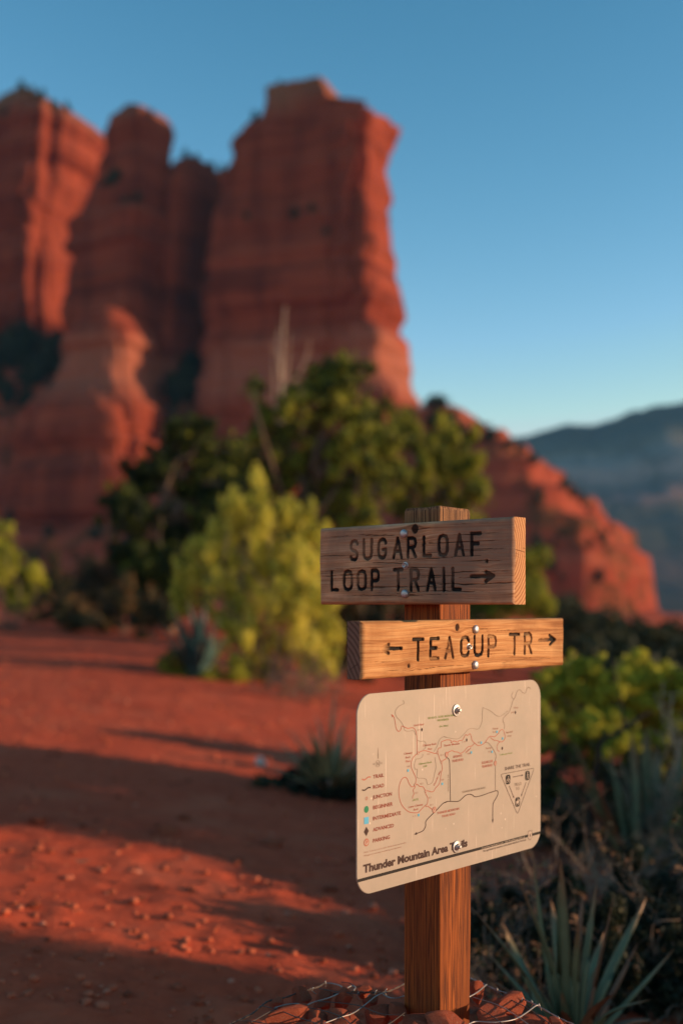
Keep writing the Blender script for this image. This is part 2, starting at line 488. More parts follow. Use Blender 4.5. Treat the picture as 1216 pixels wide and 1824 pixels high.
M = dict(
    dirt=dirt_mat(), cliff=cliff_mat('cliff_sandstone'), cliff_high=cliff_mat('high_cliff_sandstone', 147.0), hill=hill_mat(), mesa=mesa_mat(), boulder=boulder_mat(),
    post=post_mat(), plate=plate_mat(),
    old_wood=board_mat('weathered_board', (0.13, 0.052, 0.022), (0.56, 0.27, 0.125), (0.80, 0.50, 0.29), end_tone=(0.24, 0.15, 0.10)),
    new_wood=board_mat('fresh_board', (0.15, 0.048, 0.014), (0.48, 0.22, 0.078), (0.64, 0.38, 0.165)),
    old_end=endgrain_mat('weathered_end_grain', (0.30, 0.115, 0.045), (0.56, 0.30, 0.14), -0.05, 0.10),
    new_end=endgrain_mat('fresh_end_grain', (0.10, 0.055, 0.035), (0.22, 0.13, 0.09), 0.14, -0.05, 320),
    bolt=metal_mat('galvanised_bolt', (0.46, 0.45, 0.44)), wire=metal_mat('galvanised_wire', (0.36, 0.33, 0.30), 0.5, 0.5),
    dark_wire=metal_mat('rusted_wire', (0.10, 0.085, 0.075), 0.6, 0.6),
    p_trail=flat_mat('print_trail_brown', (0.40, 0.12, 0.075)), p_text=flat_mat('print_legend_brown', (0.24, 0.055, 0.032)), p_dark=flat_mat('print_dark_brown', (0.055, 0.028, 0.022)),
    p_grey=flat_mat('print_grey', (0.25, 0.19, 0.14)), p_green=flat_mat('print_green', (0.22, 0.27, 0.075)), p_gdot=flat_mat('print_dot_green', (0.03, 0.20, 0.10)),
    p_blue=flat_mat('print_blue', (0.10, 0.38, 0.55)), p_cream=flat_mat('print_cream', (0.42, 0.335, 0.26)), p_black=flat_mat('print_black', (0.02, 0.016, 0.014)),
    p_faint=flat_mat('print_faint_brown', (0.36, 0.19, 0.13)),
    bark=flat_mat('juniper_bark', (0.16, 0.105, 0.075), 0.95, 0.1, var=0.5, scale=9), twig=flat_mat('dry_twig', (0.23, 0.165, 0.125), 0.9, 0.1, var=0.45, scale=25),
    snag=flat_mat('bleached_wood', (0.46, 0.33, 0.24), 0.9, 0.1, var=0.25, scale=3),
    darktwig=flat_mat('charred_branch', (0.055, 0.035, 0.028), 0.9, 0.1, var=0.3, scale=12),
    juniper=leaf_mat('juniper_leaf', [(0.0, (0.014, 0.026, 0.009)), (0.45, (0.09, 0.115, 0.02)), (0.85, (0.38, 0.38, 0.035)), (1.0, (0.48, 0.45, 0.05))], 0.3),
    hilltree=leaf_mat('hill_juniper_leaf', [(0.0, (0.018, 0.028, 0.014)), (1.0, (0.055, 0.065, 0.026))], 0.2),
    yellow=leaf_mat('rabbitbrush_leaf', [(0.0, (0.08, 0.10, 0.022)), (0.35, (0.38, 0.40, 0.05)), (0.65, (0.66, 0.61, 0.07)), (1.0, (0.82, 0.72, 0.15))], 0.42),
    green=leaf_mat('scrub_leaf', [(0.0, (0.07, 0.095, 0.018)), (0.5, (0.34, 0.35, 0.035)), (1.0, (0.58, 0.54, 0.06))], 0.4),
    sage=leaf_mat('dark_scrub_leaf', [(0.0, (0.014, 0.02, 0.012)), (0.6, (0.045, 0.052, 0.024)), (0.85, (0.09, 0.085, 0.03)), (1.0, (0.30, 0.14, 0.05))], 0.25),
    dry=leaf_mat('dry_leaf', [(0.0, (0.20, 0.09, 0.045)), (1.0, (0.46, 0.25, 0.13))], 0.4),
)

def agave_mat(name, a, b_, tip):
    m, nt, b = new_mat(name, 0.5, 0.35)
    t = nd(nt, 'Attribute', attribute_name='along').outputs['Fac']
    n = noise(nt, objco(nt), 18, 4, 0.6)
    c = mixc(nt, n, a, b_)
    c = mixc(nt, ramp(nt, t, [(0.72, (0, 0, 0)), (0.95, (1, 1, 1))]), c, tip)
    nt.links.new(c, b.inputs['Base Color'])
    bump(nt, b, noise(nt, nd(nt, 'Mapping', {'Vector': objco(nt), 'Scale': (160, 160, 8)}).outputs[0], 1.0, 2), 0.3, 0.002)
    return m
M['agave'] = agave_mat('agave_leaf', (0.115, 0.13, 0.065), (0.21, 0.22, 0.115), (0.26, 0.13, 0.06))
M['agave_blue'] = agave_mat('blue_agave_leaf', (0.035, 0.085, 0.075), (0.07, 0.13, 0.115), (0.12, 0.09, 0.06))
M['agave_dead'] = agave_mat('dead_agave_leaf', (0.19, 0.085, 0.045), (0.30, 0.15, 0.08), (0.22, 0.10, 0.05))
M['straw'] = agave_mat('straw_leaf', (0.36, 0.26, 0.13), (0.26, 0.23, 0.10), (0.42, 0.27, 0.15))

# ------------------------------------------------------------------ ground
PILE = (0.13, 2.24)

def ground_z(x, y):
    x = np.asarray(x, float); y = np.asarray(y, float)
    r = np.maximum(y, 1.0)
    z = 0.10 * (fbm(x * 0.25, y * 0.25, 0.3, 3, 3) - 0.5) * np.clip(r / 10, 0, 1) * 1.2
    rise = np.clip(y - 17, 0, None)
    left = 1 / (1 + np.exp((x - 0.21 * y) / (0.03 * r + 0.4)))     # the ground falls into a valley on the right
    z = z + 0.030 * np.clip(rise, 0, 70) * left - 0.07 * np.clip(rise, 0, 260) * (1 - left) * 0.6
    z = z - (0.26 * np.tanh(x / 2.2) + 0.03 * x) * np.clip((40 - y) / 20, 0, 1)
    z = z + 0.030 * (fbm(x * 1.6, y * 1.6, 0.0, 5, 3) - 0.5)
    z = z + 0.040 * (np.clip(fbm(x * 5.5, y * 5.5, 0.5, 8, 3), 0.42, 1) - 0.5) * np.clip((60 - y) / 40, 0, 1)
    z = z + 0.020 * (fbm(x * 15, y * 15, 0.0, 9, 2) - 0.5) * np.clip((30 - y) / 10, 0, 1)
    d = np.hypot(x - PILE[0], y - PILE[1])
    z = z + 0.22 * np.exp(-(d / 0.27) ** 4)
    return z

def gz(x, y):
    return float(ground_z(np.array([x]), np.array([y]))[0])

ys = list(np.linspace(-60, 1.4, 22))
y = 1.4
while y < 6000:
    ys.append(y)
    y += max(0.022, 0.0075 * y) if y < 20 else 0.045 * y
ys = np.array(ys)
core = np.sin(np.linspace(-1, 1, 300) * 0.9) / np.sin(0.9) * 0.42
outer = np.array([0.46, 0.55, 0.7, 0.95, 1.4, 2.2, 3.5, 6.0])
cs = np.concatenate((-outer[::-1], core, outer))
GX = cs[None, :] * (5 + np.maximum(ys, 0))[:, None]
GY = np.repeat(ys[:, None], len(cs), 1)
GZ = ground_z(GX, GY)
nr, nc = GX.shape
idx = np.arange(nr * nc).reshape(nr, nc)
quads = np.stack([idx[:-1, :-1], idx[:-1, 1:], idx[1:, 1:], idx[1:, :-1]], -1).reshape(-1, 4)
tag(link('ground', mesh_np('ground', np.stack([GX, GY, GZ], -1).reshape(-1, 3), quads, None, True, None, (M['dirt'],))), kind='structure')

# ------------------------------------------------------------------ hill, buttes and mesa
HILL = (-170.0, 19.0, 286.0, 345.0)
def hill_z(X, Y):
    X = np.asarray(X, float); Y = np.asarray(Y, float)
    ca, sa = math.cos(math.radians(-22)), math.sin(math.radians(-22))
    xr = (X - HILL[1]) * ca + (Y - HILL[2]) * sa
    yr = -(X - HILL[1]) * sa + (Y - HILL[2]) * ca
    dx = np.maximum(np.maximum(HILL[0] - HILL[1] - xr, xr), 0)
    dy = np.maximum(np.maximum(-yr, yr - (HILL[3] - HILL[2])), 0)
    dy = dy * (1 + 1.4 * np.clip((X + 15) / 30, 0, 1))      # the spur on the right has a steep front
    d = (dx ** 5 + dy ** 5 + 1e-9) ** 0.2
    d = d + 9.0 * (fbm(X * 0.05, Y * 0.045, 0.0, 21, 4) - 0.5) * np.clip(d / 8, 0, 1) + 3.0 * (fbm(X * 0.16, Y * 0.16, 0, 25, 3) - 0.5)
    z = np.interp(d, [0, 8, 20, 28, 37, 44, 48.5, 50.5, 75, 115], [52, 48, 40.5, 34, 26, 19.5, 13, -1, -7, -22])
    # ledges
    st = 7.0
    k = z / st + 0.8 * (fbm(X * 0.02, Y * 0.02, 0, 27, 2) - 0.5)
    fr = k - np.floor(k)
    step = np.floor(k) + np.clip((fr - 0.35) / 0.3, 0, 1)
    z = z + (step * st - k * st) * 0.9 * np.clip((z + 3) / 10, 0, 1)
    z = z + np.clip(Y - 289, 0, 40) * 0.6 * np.clip((HILL[1] - 4 - X) / 10, 0, 1)
    return z + 1.6 * (fbm(X * 0.3, Y * 0.3, 0, 29, 3) - 0.5)

def grid_mesh(name, xs, ysv, fz, mat):
    X, Y = np.meshgrid(xs, ysv)
    Z = fz(X, Y)
    n, k = X.shape
    ix = np.arange(n * k).reshape(n, k)
    q = np.stack([ix[:-1, :-1], ix[:-1, 1:], ix[1:, 1:], ix[1:, :-1]], -1).reshape(-1, 4)
    return mesh_np(name, np.stack([X, Y, Z], -1).reshape(-1, 3), q, None, True, None, (mat,))

tag(link('hillside', grid_mesh('hillside', np.linspace(-230, 130, 420), np.linspace(185, 420, 270), hill_z, M['hill'])), kind='structure')

def hill_hit(px, py):
    """where the sight line through a photo pixel meets the hill"""
    Yv = np.arange(200, 360, 0.5)
    X = (px - CX) * Yv / FPX
    Z = H - (py - HY) * Yv / FPX
    hz = hill_z(X, Yv)
    k = np.nonzero(hz >= Z)[0]
    if len(k) == 0:
        return None
    i = k[0]
    return Vector((X[i], Yv[i], hz[i]))

def butte(name, Y0, levels, ratio, rot, mat, n=4.0, seg=180, dz=0.75, amp=(1.7, 2.2, 0.8), seed=0, lean=0.0, crag=1.0):
    levels = sorted(levels, key=lambda l: -l[0])
    py = np.array([l[0] for l in levels], float)
    zl = H - (py - HY) * Y0 / FPX
    xl = np.array([(l[1] - CX) * Y0 / FPX for l in levels]); xr = np.array([(l[2] - CX) * Y0 / FPX for l in levels])
    z = np.arange(zl[0], zl[-1], dz); z = np.append(z, zl[-1])
    L, Rr = np.interp(z, zl, xl), np.interp(z, zl, xr)
    c, W = (L + Rr) / 2, (Rr - L) / 2
    YF = Y0
    Y0 = Y0 + ratio * W.max() * 0.85
    mm = n / (n - 1)
    ca, sa = math.cos(rot), math.sin(rot)
    th = np.arange(seg) * 2 * math.pi / seg
    ux = np.sign(np.cos(th)) * np.abs(np.cos(th)) ** (2 / n)
    uy = np.sign(np.sin(th)) * np.abs(np.sin(th)) ** (2 / n)
    wmax = W.max()
    V = []
    for i in range(len(z)):
        b0 = ratio * wmax * (0.35 + 0.65 * W[i] / wmax)
        k_ = (Y0 - b0 * 0.9) / YF            # the levels are measured on the near face of each ring
        W[i] *= k_; c[i] *= k_; z[i] = H + (z[i] - H) * k_
        # half-size a of the rounded box whose turned outline is W[i] wide
        a = W[i]
        for _ in range(12):
            s = ((a * abs(ca)) ** mm + (b0 * abs(sa)) ** mm) ** (1 / mm)
            a = max(0.3 * W[i], a + (W[i] - s))
        s = ((a * abs(ca)) ** mm + (b0 * abs(sa)) ** mm) ** (1 / mm)
        b0 *= min(1.0, W[i] / s) if s > W[i] else 1
        x, yv = a * ux, b0 * uy
        X = c[i] + ca * x - sa * yv
        Yv = Y0 + lean * (z[i] - z[0]) + sa * x + ca * yv
        V.append(np.stack([X, Yv, np.full(seg, z[i])], 1))
    V = np.array(V)
    ctr = np.stack([c, np.full(len(z), Y0), z], 1)[:, None, :]
    d = V - ctr; d[..., 2] = 0
    ln = np.linalg.norm(d, axis=-1, keepdims=True) + 1e-6
    d /= ln
    X, Yv, Z = V[..., 0], V[..., 1], V[..., 2]
    k1 = vnoise(X * 0.015, Yv * 0.015, Z * 0.21, seed + 1)
    k1 = np.clip((k1 - 0.35) / 0.3, 0, 1)
    fl = fbm(X * 0.11, Yv * 0.11, Z * 0.014, seed + 2, 3) - 0.55
    fi = fbm(X * 0.35, Yv * 0.35, Z * 0.35, seed + 3, 3) - 0.5
    fine = vnoise(X * 0.03, Yv * 0.03, Z * 0.75, seed + 4) - 0.5
    fis = 1 - np.abs(2 * vnoise(X * 0.075, Yv * 0.075, Z * 0.012, seed + 5) - 1)
    fis = np.clip((fis - 0.86) / 0.12, 0, 1)
    fis2 = 1 - np.abs(2 * vnoise(X * 0.2, Yv * 0.2, Z * 0.03, seed + 6) - 1)
    fis2 = np.clip((fis2 - 0.85) / 0.12, 0, 1)
    blk = np.floor(vnoise(X * 0.13, Yv * 0.13, Z * 0.05, seed + 7) * 4) / 4 - 0.4     # slabs that have come away
    led = np.floor(vnoise(0 * X, 0 * Yv, Z * 0.30, seed + 8) * 5) / 5 - 0.5
    disp = amp[0] * (k1 - 0.7) + amp[1] * fl * 1.6 + amp[2] * (fi * 1.5 + fine * 0.8) + crag * (-3.2 * fis - 1.3 * fis2 + 2.6 * blk + 1.5 * led)
    disp = np.clip(disp + 1.4 * crag, -3.6, 2.2)
    disp *= np.clip(ln[..., 0] / 16, 0.15, 1)
    V = V + d * disp[..., None]
    nzv = len(z)
    top = V[-1].mean(0); top[2] += 0.6
    VV = np.concatenate([V.reshape(-1, 3), top[None]])
    ix = np.arange(nzv * seg).reshape(nzv, seg)
    q = np.stack([ix[:-1], np.roll(ix[:-1], -1, 1), np.roll(ix[1:], -1, 1), ix[1:]], -1).reshape(-1, 4)
    t = np.stack([ix[-1], np.roll(ix[-1], -1), np.full(seg, nzv * seg)], -1)
    BV.append(BVHTree.FromPolygons([tuple(v) for v in VV], [tuple(f) for f in q] + [tuple(f) for f in t]))
    return tag(link(name, mesh_np(name, VV, q, t, False, None, (mat,))), kind='structure')

BV = []
def top_of(i, px):
    """a point on the front of the flat top of formation i, in the direction of photo column px"""
    for Y in np.arange(255, 380, 1.0):
        x = (px - CX) * Y / FPX
        h = BV[i].ray_cast(Vector((x, Y, 400)), Vector((0, 0, -1)))
        if h[0] is not None and h[1].z > 0.6:
            h2 = BV[i].ray_cast(Vector(((px - CX) * (Y + 1.5) / FPX, Y + 1.5, 400)), Vector((0, 0, -1)))
            return h2[0] if h2[0] is not None else h[0]
    return None

butte('rock_butte', 285, [(143, 476, 600), (150, 472, 606), (165, 470, 608), (182, 468, 612), (190, 456, 698), (197, 432, 712), (215, 414, 714), (235, 402, 705), (262, 397, 697),
                          (300, 391, 692), (360, 388, 691), (420, 380, 692), (480, 366, 698), (520, 357, 708), (560, 351, 716), (600, 347, 724), (650, 345, 731), (690, 343, 738), (730, 338, 744), (840, 320, 770)],
      0.45, math.radians(-20), M['cliff'], n=9.0, seg=300, amp=(2.0, 2.4, 1.2), seed=40)
butte('rock_butte', 295, [(212, 432, 640), (240, 412, 650), (300, 408, 660), (700, 362, 700), (860, 350, 720)], 0.4, math.radians(-16), M['cliff'], n=6.0, dz=1.2, seed=47)  # hidden block added behind the large butte to shade the spires
butte('rock_spire', 296, [(181, 232, 256), (190, 205, 290), (205, 184, 296), (250, 174, 294), (300, 166, 296), (360, 132, 300), (400, 114, 301), (450, 109, 300), (500, 106, 294), (560, 110, 290), (600, 112, 288), (760, 100, 290)],
      0.7, math.radians(-30), M['cliff'], n=9.0, amp=(2.0, 2.6, 1.2), seed=60)
butte('rock_spire', 336, [(152, 25, 85), (160, -5, 112), (178, -35, 140), (200, -60, 166), (214, -70, 174), (245, -75, 170), (290, -80, 160), (330, -80, 150), (380, -85, 148), (500, -90, 150), (800, -95, 160)],
      0.8, math.radians(-30), M['cliff_high'], n=7.0, seed=80)
butte('rock_spire', 300, [(270, 335, 362), (280, 312, 388), (296, 303, 402), (340, 292, 412), (420, 286, 405), (640, 280, 380), (800, 270, 390)],
      1.6, math.radians(-34), M['cliff'], n=7, seed=90)
butte('rock_knoll', 276, [(548, 160, 232), (562, 138, 246), (590, 112, 258), (615, 100, 266), (640, 88, 268), (650, 80, 262), (675, 62, 268), (700, 50, 268), (730, 20, 271), (760, 2, 268), (775, -4, 262), (782, -12, 283), (800, -14, 284), (815, -16, 278), (860, -30, 290), (980, -40, 300)],
      0.6, math.radians(-24), M['cliff'], n=3.6, dz=0.6, amp=(4.0, 0.9, 0.8), seed=100, crag=0.5)
butte('rock_butte', 330, [(120, -420, -140), (180, -470, -110), (400, -520, -90), (800, -560, -60)], 0.5, math.radians(-10), M['cliff'], n=4.0, seg=120, dz=1.5, seed=120)

def mesa_z(X, Y):
    # rim height along the mesa, then a stepped fall towards the valley in front of it
    rim = np.interp(X, [-600, 250, 304, 380, 408, 492, 533, 633, 860, 1100, 2600], [255, 298, 308, 322, 332, 337, 354, 374, 390, 394, 398]) * 1.02
    rim = rim + 14 * (fbm(X * 0.02, 0, 0.0, 33, 3) - 0.5)
    d = np.clip(2150 - Y + 160 * (fbm(X * 0.005, Y * 0.005, 0, 31, 4) - 0.5) - 40, 0, None)
    f = np.interp(d, [0, 12, 60, 80, 150, 165, 260, 280, 380, 400, 600, 1100], [1, 0.93, 0.86, 0.79, 0.72, 0.60, 0.52, 0.43, 0.36, 0.27, 0.14, -0.04])
    return rim * f + 9 * (fbm(X * 0.02, Y * 0.02, 0, 35, 4) - 0.5) - 8

tag(link('mesa', grid_mesh('mesa', np.linspace(-900, 2600, 420), np.linspace(1050, 2500, 200), mesa_z, M['mesa'])), kind='structure')

# ------------------------------------------------------------------ air: a thin even haze round the whole scene
def haze():
    g = Geo()
    x0, x1, y0, y1, z0, z1 = -26000, 26000, -120, 6600, -60, 420
    g.add([(x, y_, z) for z in (z0, z1) for y_ in (y0, y1) for x in (x0, x1)],
          [(0, 2, 3, 1), (4, 5, 7, 6), (0, 1, 5, 4), (2, 6, 7, 3), (0, 4, 6, 2), (1, 3, 7, 5)])
    m = bpy.data.materials.new('air'); m.use_nodes = True
    nt = m.node_tree
    nt.nodes.remove(nt.nodes['Principled BSDF'])
    v = nd(nt, 'VolumePrincipled', {'Color': (0.25, 0.62, 1.0, 1), 'Density': HAZE})
    nt.links.new(v.outputs[0], nt.nodes['Material Output'].inputs['Volume'])
    tag(link('haze', g.mesh('haze', m, False)), kind='stuff')
HAZE = 0.00009
USE_HAZE = True
if USE_HAZE:
    haze()

# ------------------------------------------------------------------ plants
def leaves(clumps, n, size, aspect=2.2, up=0.0, sub=9, subr=0.42, seed=0, tint=(0.5, 0.5), fill=0.0, plume=1.0):
    """many small leaf-sized faces in lumpy clumps; clumps = [(centre, (rx, ry, rz)), ...]"""
    g = np.random.default_rng(seed)
    cen, rad, wt = [], [], []
    for c, r in clumps:
        c = np.array(c, float); r = np.array(r, float)
        k = max(3, int(sub))
        for _ in range(k):
            d = g.normal(size=3); d /= np.linalg.norm(d)
            f = g.uniform(0.25, 1.12)
            s = subr * (0.25 + 1.35 * g.uniform() ** 1.6)
            cen.append(c + d * r * f); rad.append(r * s * np.array([1 / plume ** .5, 1 / plume ** .5, plume])); wt.append((r.prod() ** (1 / 3) * s) ** 2)
        if fill:
            cen.append(c); rad.append(r * 0.75); wt.append((r.prod() ** (1 / 3)) ** 2 * fill)
    cen, rad, wt = np.array(cen), np.array(rad), np.array(wt)
    pick = g.choice(len(cen), n, p=wt / wt.sum())
    d = g.normal(size=(n, 3)); d /= np.linalg.norm(d, axis=1, keepdims=True)
    rr = g.uniform(0.2, 1, n) ** 0.33
    pos = cen[pick] + d * rad[pick] * rr[:, None]
    nm = d + g.normal(size=(n, 3)) * 0.62
    nm /= np.linalg.norm(nm, axis=1, keepdims=True)
    ax = np.cross(nm, g.normal(size=(n, 3))) + np.array([0, 0, 1.0]) * up * 1.6
    ax /= np.linalg.norm(ax, axis=1, keepdims=True)
    sd = np.cross(nm, ax); sd /= np.linalg.norm(sd, axis=1, keepdims=True) + 1e-9
    L = size * g.uniform(0.6, 1.4, n)[:, None]
    Wd = L / aspect
    V = np.stack([pos - ax * L * 0.5, pos + sd * Wd * 0.5, pos + ax * L * 0.5, pos - sd * Wd * 0.5], 1).reshape(-1, 3)
    q = np.arange(n * 4).reshape(n, 4)
    ct = g.uniform(-0.4, 0.35, len(cen))
    tn = np.clip(tint[0] + ct[pick] + g.normal(size=n) * tint[1] * 0.5, 0, 1)
    return V, q, tn

def foliage(name, parent, clumps, n, size, mat, **k):
    loc = np.array(parent.location)
    V, q, tn = leaves([(np.array(c) - loc, r) for c, r in clumps], n, size, **k)
    o = link(name, mesh_np(name, V, q, None, False, {'tint': ('FACE', tn)}, (mat,)), parent)
    return tag(o, kind='stuff')

def limb_path(a, b, g, wob=0.12, k=5):
    a, b = np.array(a, float), np.array(b, float)
    L = np.linalg.norm(b - a)
    pts = [a + (b - a) * t + g.normal(size=3) * wob * L * math.sin(math.pi * t) for t in np.linspace(0, 1, k)]
    return smooth_path(pts, 3)

def pxclumps(lst, Y, depth=0.9, jit=0.5, seed=1):
    g = np.random.default_rng(seed)
    out = []
    for it in lst:
        px, py, r = it[:3]
        rz = it[3] if len(it) > 3 else r
        c = P(px, py, Y)
        m = r * Y / FPX; mz = rz * Y / FPX
        out.append((np.array((c.x, c.y + g.uniform(-jit, jit) * m * 2, c.z)), np.array((m, m * depth, mz))))
    return out

def tree(name, label, cat, group, base, clumps, n, size, mat, trunk_r, bark='bark', seed=3, part='crown', **k):
    t = thing(name, label, cat, base, group=group)
    g = np.random.default_rng(seed)
    geo = Geo()
    b = np.zeros(3)
    cs_ = [(np.array(c) - np.array(base)) for c, r in clumps]
    top = sum(cs_) / len(cs_)
    top = top * np.array([0.6, 0.6, 1.0])
    sp = limb_path(b - np.array([0, 0, 0.05]), top, g, 0.07, 5)
    geo.tube(sp, trunk_r, trunk_r * 0.45, 8)
    for c in cs_:
        s = sp[min(len(sp) - 1, int(g.uniform(0.25, 0.95) * len(sp)))]
        geo.tube(limb_path(s, c, g, 0.12), trunk_r * 0.42, trunk_r * 0.1, 5)
    link('trunk', geo.mesh('trunk', M[bark]), t)
    foliage(part, t, clumps, n, size, mat, seed=seed + 5, **k)
    return t

def on_ground(px, Y):
    x = (px - CX) * Y / FPX
    return (x, Y, gz(x, Y))

JG = 'junipers behind the clearing'
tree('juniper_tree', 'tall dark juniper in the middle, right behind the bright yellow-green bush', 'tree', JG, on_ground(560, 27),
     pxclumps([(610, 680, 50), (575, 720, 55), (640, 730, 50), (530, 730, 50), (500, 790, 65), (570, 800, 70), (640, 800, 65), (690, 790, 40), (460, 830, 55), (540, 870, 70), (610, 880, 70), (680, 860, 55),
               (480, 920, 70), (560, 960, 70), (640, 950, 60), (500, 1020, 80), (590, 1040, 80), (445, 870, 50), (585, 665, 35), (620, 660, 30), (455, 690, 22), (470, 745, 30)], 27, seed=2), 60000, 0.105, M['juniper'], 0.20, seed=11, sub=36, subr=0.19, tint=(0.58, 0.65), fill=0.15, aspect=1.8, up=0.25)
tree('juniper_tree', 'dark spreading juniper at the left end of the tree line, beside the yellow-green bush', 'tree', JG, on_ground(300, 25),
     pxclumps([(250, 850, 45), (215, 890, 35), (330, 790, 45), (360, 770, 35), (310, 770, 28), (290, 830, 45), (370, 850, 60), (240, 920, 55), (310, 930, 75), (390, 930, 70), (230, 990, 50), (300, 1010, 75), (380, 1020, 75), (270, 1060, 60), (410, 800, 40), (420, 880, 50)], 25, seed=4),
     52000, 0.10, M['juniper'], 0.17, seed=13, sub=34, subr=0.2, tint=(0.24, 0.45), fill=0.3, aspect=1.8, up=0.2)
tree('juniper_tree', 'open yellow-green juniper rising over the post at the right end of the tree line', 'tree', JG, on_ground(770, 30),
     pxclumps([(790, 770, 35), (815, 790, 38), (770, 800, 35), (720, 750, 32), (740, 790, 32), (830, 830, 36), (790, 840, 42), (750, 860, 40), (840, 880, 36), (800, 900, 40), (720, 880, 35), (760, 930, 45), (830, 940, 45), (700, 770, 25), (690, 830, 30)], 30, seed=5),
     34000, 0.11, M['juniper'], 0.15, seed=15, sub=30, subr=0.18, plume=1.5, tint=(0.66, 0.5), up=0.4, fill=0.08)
tree('scrub_oak', 'rounded yellow-green shrub peeping out on both sides of the upper brown board', 'shrub', None, on_ground(890, 22),
     pxclumps([(935, 1010, 40), (930, 1060, 45), (890, 1080, 40), (950, 1070, 30), (870, 1060, 40), (900, 1020, 30), (850, 1100, 40)], 22, seed=6), 15000, 0.085, M['green'], 0.07, seed=17, sub=9, tint=(0.45, 0.4), fill=0.4)

YB = 15.0
yb = thing('rabbitbrush', 'big bright yellow-green bush left of the boards, lit by the sun', 'bush', on_ground(470, YB))
yc = pxclumps([(410, 930, 42, 60), (455, 915, 45, 60), (505, 930, 45, 60), (545, 955, 40, 55), (350, 1010, 40, 50), (385, 985, 42, 55), (430, 1000, 55), (485, 1010, 60), (540, 1030, 50), (400, 1060, 45), (455, 1080, 60), (520, 1095, 60),
               (410, 1120, 45), (470, 1150, 50), (545, 1150, 45), (585, 1140, 32), (560, 1190, 35), (450, 1190, 40), (415, 910, 18, 26), (450, 902, 18, 24), (505, 908, 18, 26), (540, 925, 20, 32), (400, 905, 12, 30), (335, 1040, 35), (320, 1080, 30), (570, 1010, 35), (575, 1080, 40), (340, 985, 14, 36), (320, 1020, 16, 34), (580, 1180, 30, 25)], YB, 0.9, 0.45, 9)
foliage('foliage', yb, yc, 36000, 0.064, M['yellow'], seed=21, sub=30, subr=0.22, plume=1.4, up=0.5, aspect=3.0, tint=(0.64, 0.55))
g_ = Geo(); gr_ = np.random.default_rng(5)
for c, r in yc:
    e = c - np.array(yb.location)
    s = np.array([gr_.uniform(-0.3, 0.3), gr_.uniform(-0.25, 0.25), -0.03])
    g_.tube(limb_path(s, e + np.array([0, 0, r[2] * 0.4]), gr_, 0.08), 0.017, 0.004, 5)
link('stems', g_.mesh('stems', M['twig']), yb)

def shrub(name, label, cat, base, clumps, n, size, mat, group=None, seed=3, stem=0.012, nstem=None, stemmat='twig', **k):
    t = thing(name, label, cat, base, group=group)
    g = np.random.default_rng(seed)
    geo = Geo()
    bl = np.array(base)
    for c, r in clumps:
        e = np.array(c) - bl
        for _ in range(nstem or 2):
            s = np.array([g.uniform(-0.08, 0.08), g.uniform(-0.08, 0.08), -0.02])
            geo.tube(limb_path(s, e + g.normal(size=3) * r * 0.5, g, 0.1), stem, stem * 0.3, 5)
    link('stems', geo.mesh('stems', M[stemmat]), t)
    foliage('foliage', t, clumps, n, size, mat, seed=seed + 9, **k)
    return t

shrub('scrub_bush', 'yellow-green bush at the left edge, in front of the pink slope', 'bush', on_ground(20, 24),
      pxclumps([(10, 990, 40), (45, 1010, 36), (-30, 980, 55), (60, 1030, 25), (20, 1050, 40), (-40, 1050, 60), (-80, 1000, 60), (5, 960, 22, 28)], 24, seed=8), 14000, 0.08, M['green'], seed=31, tint=(0.62, 0.4), sub=10, up=0.3)
SG = 'dark low scrub along the back of the clearing'
for px, Y, h, w, lab in ((150, 27, 135, 70, 'dark low shrub between the left-edge bush and the dark juniper'), (220, 24, 110, 55, 'low brown scrub under the left side of the dark juniper'),
                         (100, 30, 125, 60, 'dark shrub just right of the yellow bush at the left edge'), (270, 21.5, 85, 42, 'small scrub with dry leaves at the foot of the dark juniper'), (40, 32, 110, 70, 'dim scrub behind the left-edge bush on the pink slope'), (185, 29, 130, 60, 'dark scrub in the middle of the strip along the far edge of the dirt'), (125, 23, 70, 60, 'low brown scrub on the dirt before the dark strip at the left'), (255, 28, 120, 60, 'dark scrub under the left juniper, far edge of the dirt')):
    b = on_ground(px, Y)
    cl = pxclumps([(px, HY + (H - b[2]) * FPX / Y - h * f, w * q_, h * 0.35) for f, q_ in ((0.35, 0.8), (0.6, 0.6), (0.8, 0.35))] + [(px + w * s, HY + (H - b[2]) * FPX / Y - h * 0.4, w * 0.55, h * 0.3) for s in (-0.6, 0.6)], Y, seed=int(px))
    shrub('scrub_bush', lab, 'shrub', b, cl, 5000, 0.075, M['sage'], SG, seed=40 + int(px), tint=(0.5, 0.6), sub=8, up=0.3)

BG = 'dark scrub behind the upper boards'  # partly seen, mostly hidden; added to throw shade over the dirt at left
for px, Y, h, w, lab in ((640, 17.5, 1.9, 75, 'dark scrub between the bright bush and the left end of the boards'), (715, 19.5, 2.2, 75, 'hidden dark scrub straight behind the two boards, added for its shadow'), (800, 21.5, 2.3, 70, 'hidden dark scrub behind the right half of the boards, added for its shadow'), (600, 21.5, 2.0, 70, 'dark scrub behind the right side of the bright bush')):
    b = on_ground(px, Y); m_ = w * Y / FPX
    cl = [(np.array((b[0] + a * m_, Y + c_ * m_, b[2] + h * f)), np.array((m_ * .55, m_ * .55, h * .22))) for a, c_, f in ((0, 0, .2), (-.6, .1, .35), (.6, -.1, .3), (0, .5, .5), (-.3, -.4, .6), (.4, .3, .65), (0, 0, .85), (.2, -.3, .4))]
    shrub('scrub_bush', lab, 'shrub', b, cl, 9000, 0.09, M['sage'], BG, seed=90 + px, tint=(0.4, 0.5), sub=16, subr=0.28, up=0.3)
